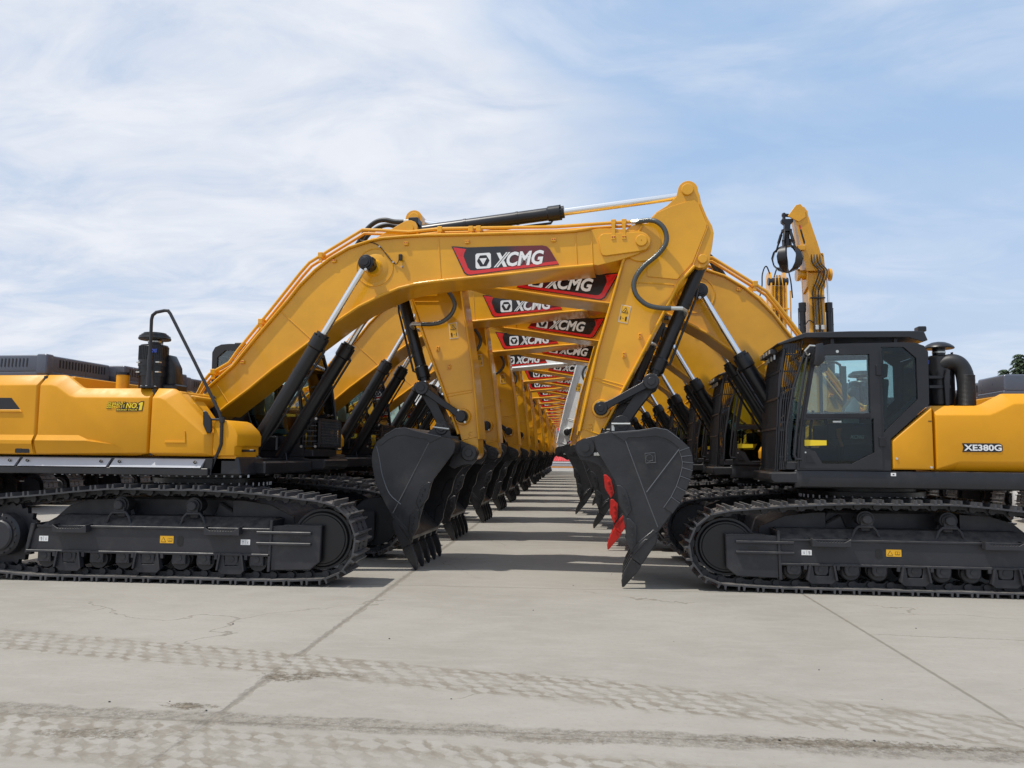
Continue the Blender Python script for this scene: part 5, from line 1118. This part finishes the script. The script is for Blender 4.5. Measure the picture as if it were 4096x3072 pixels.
    base_ = mixc(nt, soil, base_, mixc(nt, nf.step(.4, .6), (0.090, 0.076, 0.057), (0.198, 0.169, 0.131)))
    speck = noise(nt, co, 45, 2, .5).step(.735, .77) * .7
    base_ = mixc(nt, speck, base_, (0.108, 0.098, 0.088))
    tint = nt.nodes.new('ShaderNodeMix'); tint.data_type = 'RGBA'; tint.blend_type = 'MULTIPLY'; tint.inputs[0].default_value = 1.0; nt.links.new(base_, tint.inputs[6]); tint.inputs[7].default_value = (.945, .925, .89, 1); base_ = tint.outputs[2]
    nt.links.new(base_, b.inputs['Base Color']); b.inputs['Roughness'].default_value = .88; b.inputs['Specular IOR Level'].default_value = .25
    hgt = nm * .3 + nf * .25 + nff * .12 + l1 * .25 + l2 * .3 - left * .5 - thinx * .6 - thiny * .6 + dirt * .4 + soil * .5
    bp = nt.nodes.new('ShaderNodeBump'); bp.inputs['Strength'].default_value = .55; bp.inputs['Distance'].default_value = .012
    nt.links.new(hgt.k, bp.inputs['Height']); nt.links.new(bp.outputs[0], b.inputs['Normal'])
    mb.mats = [m]; o = mb.build('ground'); o['kind'] = 'structure'
ground()
# little stones and a weed
peb = [(.55, 10.9), (.02, 9.9), (1.05, 12.4), (-.4, 8.3), (.9, 7.1), (-1.6, 6.9), (-3.2, 7.3), (1.9, 6.3), (3.3, 7.9), (-.8, 5.3), (-2.62, 5.05), (-2.3, 4.9), (1.2, 4.75), (1.75, 4.8), (-3.0, 5.0), (2.1, 5.6)]
for i, (px, py) in enumerate(peb):
    r = random.uniform(.004, .010); m_ = MB(); bm = bmesh.new(); bmesh.ops.create_icosphere(bm, subdivisions=1, radius=r)
    for v in bm.verts: v.co *= random.uniform(.7, 1.2); v.co.z *= .6
    bmesh.ops.translate(bm, vec=(px, py, r * .45), verts=bm.verts); m_.addbm(bm, MATS['bolt_zinc'] if False else MATS['track_steel'])
    tag(m_.build('pebble'), 'tiny dark stone lying loose on the bare concrete of the yard', 'stone', 'small stones scattered on the concrete')

# ------------------------------------------------------------------ far things
fmr = mat('far_red', (.52, .055, .06), .7, var=.25, bscale=3); fmw = mat('far_white', (.72, .72, .74), .6, var=.05); fmb = mat('far_blue', (.06, .09, .28), .5); fmo = mat('far_orange', (.62, .30, .10), .6); fmk = mat('far_window', (.06, .07, .09), .2); fmp = mat('far_pink', (.75, .25, .28), .6)
bar = empty('barrier_fence', (-1.0, 82, 0), 0, 'low white railing with an orange banner across the far end of the aisle', 'fence')
m_ = MB(); m_.box(-7, 7, -.15, .15, 0, .12, fmw, .01); m_.box(-7, 7, -.1, .1, .68, .78, fmw, .01); m_.box(-7, 7, -.12, .12, .62, .66, fmk)
for k in range(100): m_.box(-7 + k * .14, -6.93 + k * .14, -.04, .04, .36, .66, fmw)
m_.build('railing', bar)
m_ = MB(); m_.box(-7, 7, -.06, .06, .12, .36, fmb); m_.box(-6.8, 6.8, -.08, -.06, .15, .34, fmo); m_.build('banner', bar)
pav = empty('red_pavilion', (-1.2, 100, 0), 0, 'small red tiled building with pale upper windows closing the aisle far behind', 'building')
m_ = MB(); m_.box(-2.6, 2.6, 0, 6, 0, .7, fmw, .02); m_.build('wall', pav)
m_ = MB(); m_.add([(-3.4, -.5, .7), (3.4, -.5, .7), (1.1, 2.0, 2.0), (-1.1, 2.0, 2.0), (-3.4, 6.5, .7), (3.4, 6.5, .7), (1.1, 4.0, 2.0), (-1.1, 4.0, 2.0)], [[0, 1, 2, 3], [1, 5, 6, 2], [5, 4, 7, 6], [4, 0, 3, 7], [0, 4, 5, 1]], fmr)
for k in range(24): m_.tube([(-3.3 + k * .287, -.5, .74), ((-3.3 + k * .287) * .33, 2.0, 2.03)], .035, fmr, 5)
m_.build('roof', pav)
m_ = MB(); m_.box(-1.05, 1.05, 2.0, 4.0, 1.9, 3.3, fmp, .02); m_.box(-1.25, 1.25, 1.8, 4.2, 3.3, 3.5, fmw, .02); m_.box(-1.0, 1.0, 2.2, 3.8, 3.5, 4.6, fmb, .02); m_.add([(-1.3, 1.9, 4.6), (1.3, 1.9, 4.6), (1.3, 4.1, 4.6), (-1.3, 4.1, 4.6), (0, 1.9, 5.5), (0, 4.1, 5.5)], [[0, 1, 4], [1, 2, 5, 4], [2, 3, 5], [3, 0, 4, 5], [0, 3, 2, 1]], fmr); U = m_.build('upper_storey', pav)
for x in (-.8, -.15, .5):
    m_ = MB(); m_.box(x, x + .35, 1.96, 2.0, 2.25, 2.85, fmk, 0); m_.box(x - .05, x, 1.94, 2.0, 2.2, 2.9, fmw); m_.box(x + .35, x + .40, 1.94, 2.0, 2.2, 2.9, fmw); m_.build('window', U)
wh = empty('warehouse', (-55, 104, 0), 0, 'long pale warehouse with a red roof edge seen between air cleaner and far cab', 'building')
m_ = MB(); m_.box(-28, 22, 0, 30, 0, 10.2, fmw, .05); W_ = m_.build('wall', wh)
m_ = MB(); m_.box(-28.5, 22.5, -.4, 30.4, 10.2, 10.75, fmr, .05); m_.build('roof', wh)
for k in range(16):
    m_ = MB(); x = -26 + k * 3; m_.box(x, x + 1.9, -.06, 0, 8.3, 9.2, fmk); m_.box(x - .08, x + 1.98, -.09, -.06, 8.22, 8.3, fmw); m_.build('window', W_)
cbk = MB(); cbk.box(-.55, .55, -.6, .6, 0, .78, mat('pale_concrete', (.55, .55, .56), .85, bump=.5, bscale=12, var=.2), .02, 2)
o = cbk.build('concrete_block'); o.location = (12.55, 22.3, 0); tag(o, 'white concrete block on the ground behind the right row, beside a track end', 'block')

def spruce(x, y, h, seed, lab):
    rnd = random.Random(seed)
    t = empty('spruce_tree', (x, y, 0), 0, lab, 'tree', 'spruce trees beyond the right row')
    k = MB(); k.cyl((0, 0, 0), (0, 0, h * .97), .16, bark, r1=.015, n=8)
    fol = [MB()]
    f = fol[0]; z = 1.2
    while z < h * .985:
        fr = 1 - z / h; R_ = .25 + fr * h * .30; n = int(5 + fr * 6)
        a0 = rnd.random() * 6
        for i in range(n):
            a = a0 + 2 * PI * i / n + rnd.uniform(-.25, .25); L_ = R_ * rnd.uniform(.65, 1.1); c_, s_ = math.cos(a), math.sin(a)
            P_ = []
            for q in range(7):
                u = q / 6; P_.append(Vector((c_ * L_ * u, s_ * L_ * u, z + L_ * (.22 * u - .62 * u * u) + (.10 * L_ * max(0, u - .8)))))
            k.tube(P_[:6], [.03 * (1 - .15 * q) * (.3 + fr) for q in range(6)], bark, 4)
            for q in range(1, 7):
                for jj in range(16):
                    u = rnd.random(); p = P_[q - 1].lerp(P_[q], u) + Vector((rnd.uniform(-.05, .05), rnd.uniform(-.05, .05), rnd.uniform(-.02, .05)))
                    side = rnd.uniform(-1, 1); d = Vector((c_ * .5 - s_ * side, s_ * .5 + c_ * side, -rnd.uniform(.25, .9))).normalized(); l = rnd.uniform(.12, .30); w = d.cross(Vector((0, 0, 1))).normalized() * .035
                    e_ = p + d * l; f.add([p - w, p + w, e_ + w * .3 + Vector((0, 0, .01)), e_ - w * .3], [[0, 1, 2, 3]], leaf1 if rnd.random() < .6 else leaf2)
        z += rnd.uniform(.16, .26)
    k.build('trunk', t); f.build('crown', t)
bark = mat('bark', (.09, .065, .045), .9); leaf1 = mat('needles_dark', (.035, .06, .035), .7); leaf2 = mat('needles_light', (.075, .11, .05), .7)
spruce(33.15, 60, 9.6, 3, 'taller spruce with a pointed tip rising over the engine hood at the right edge')
spruce(31.75, 59.5, 8.35, 5, 'shorter drooping spruce to the left of the taller one, over the engine hood')
spruce(34.6, 62, 9.0, 9, 'spruce behind the taller pointed one, cut by the right edge of the picture')
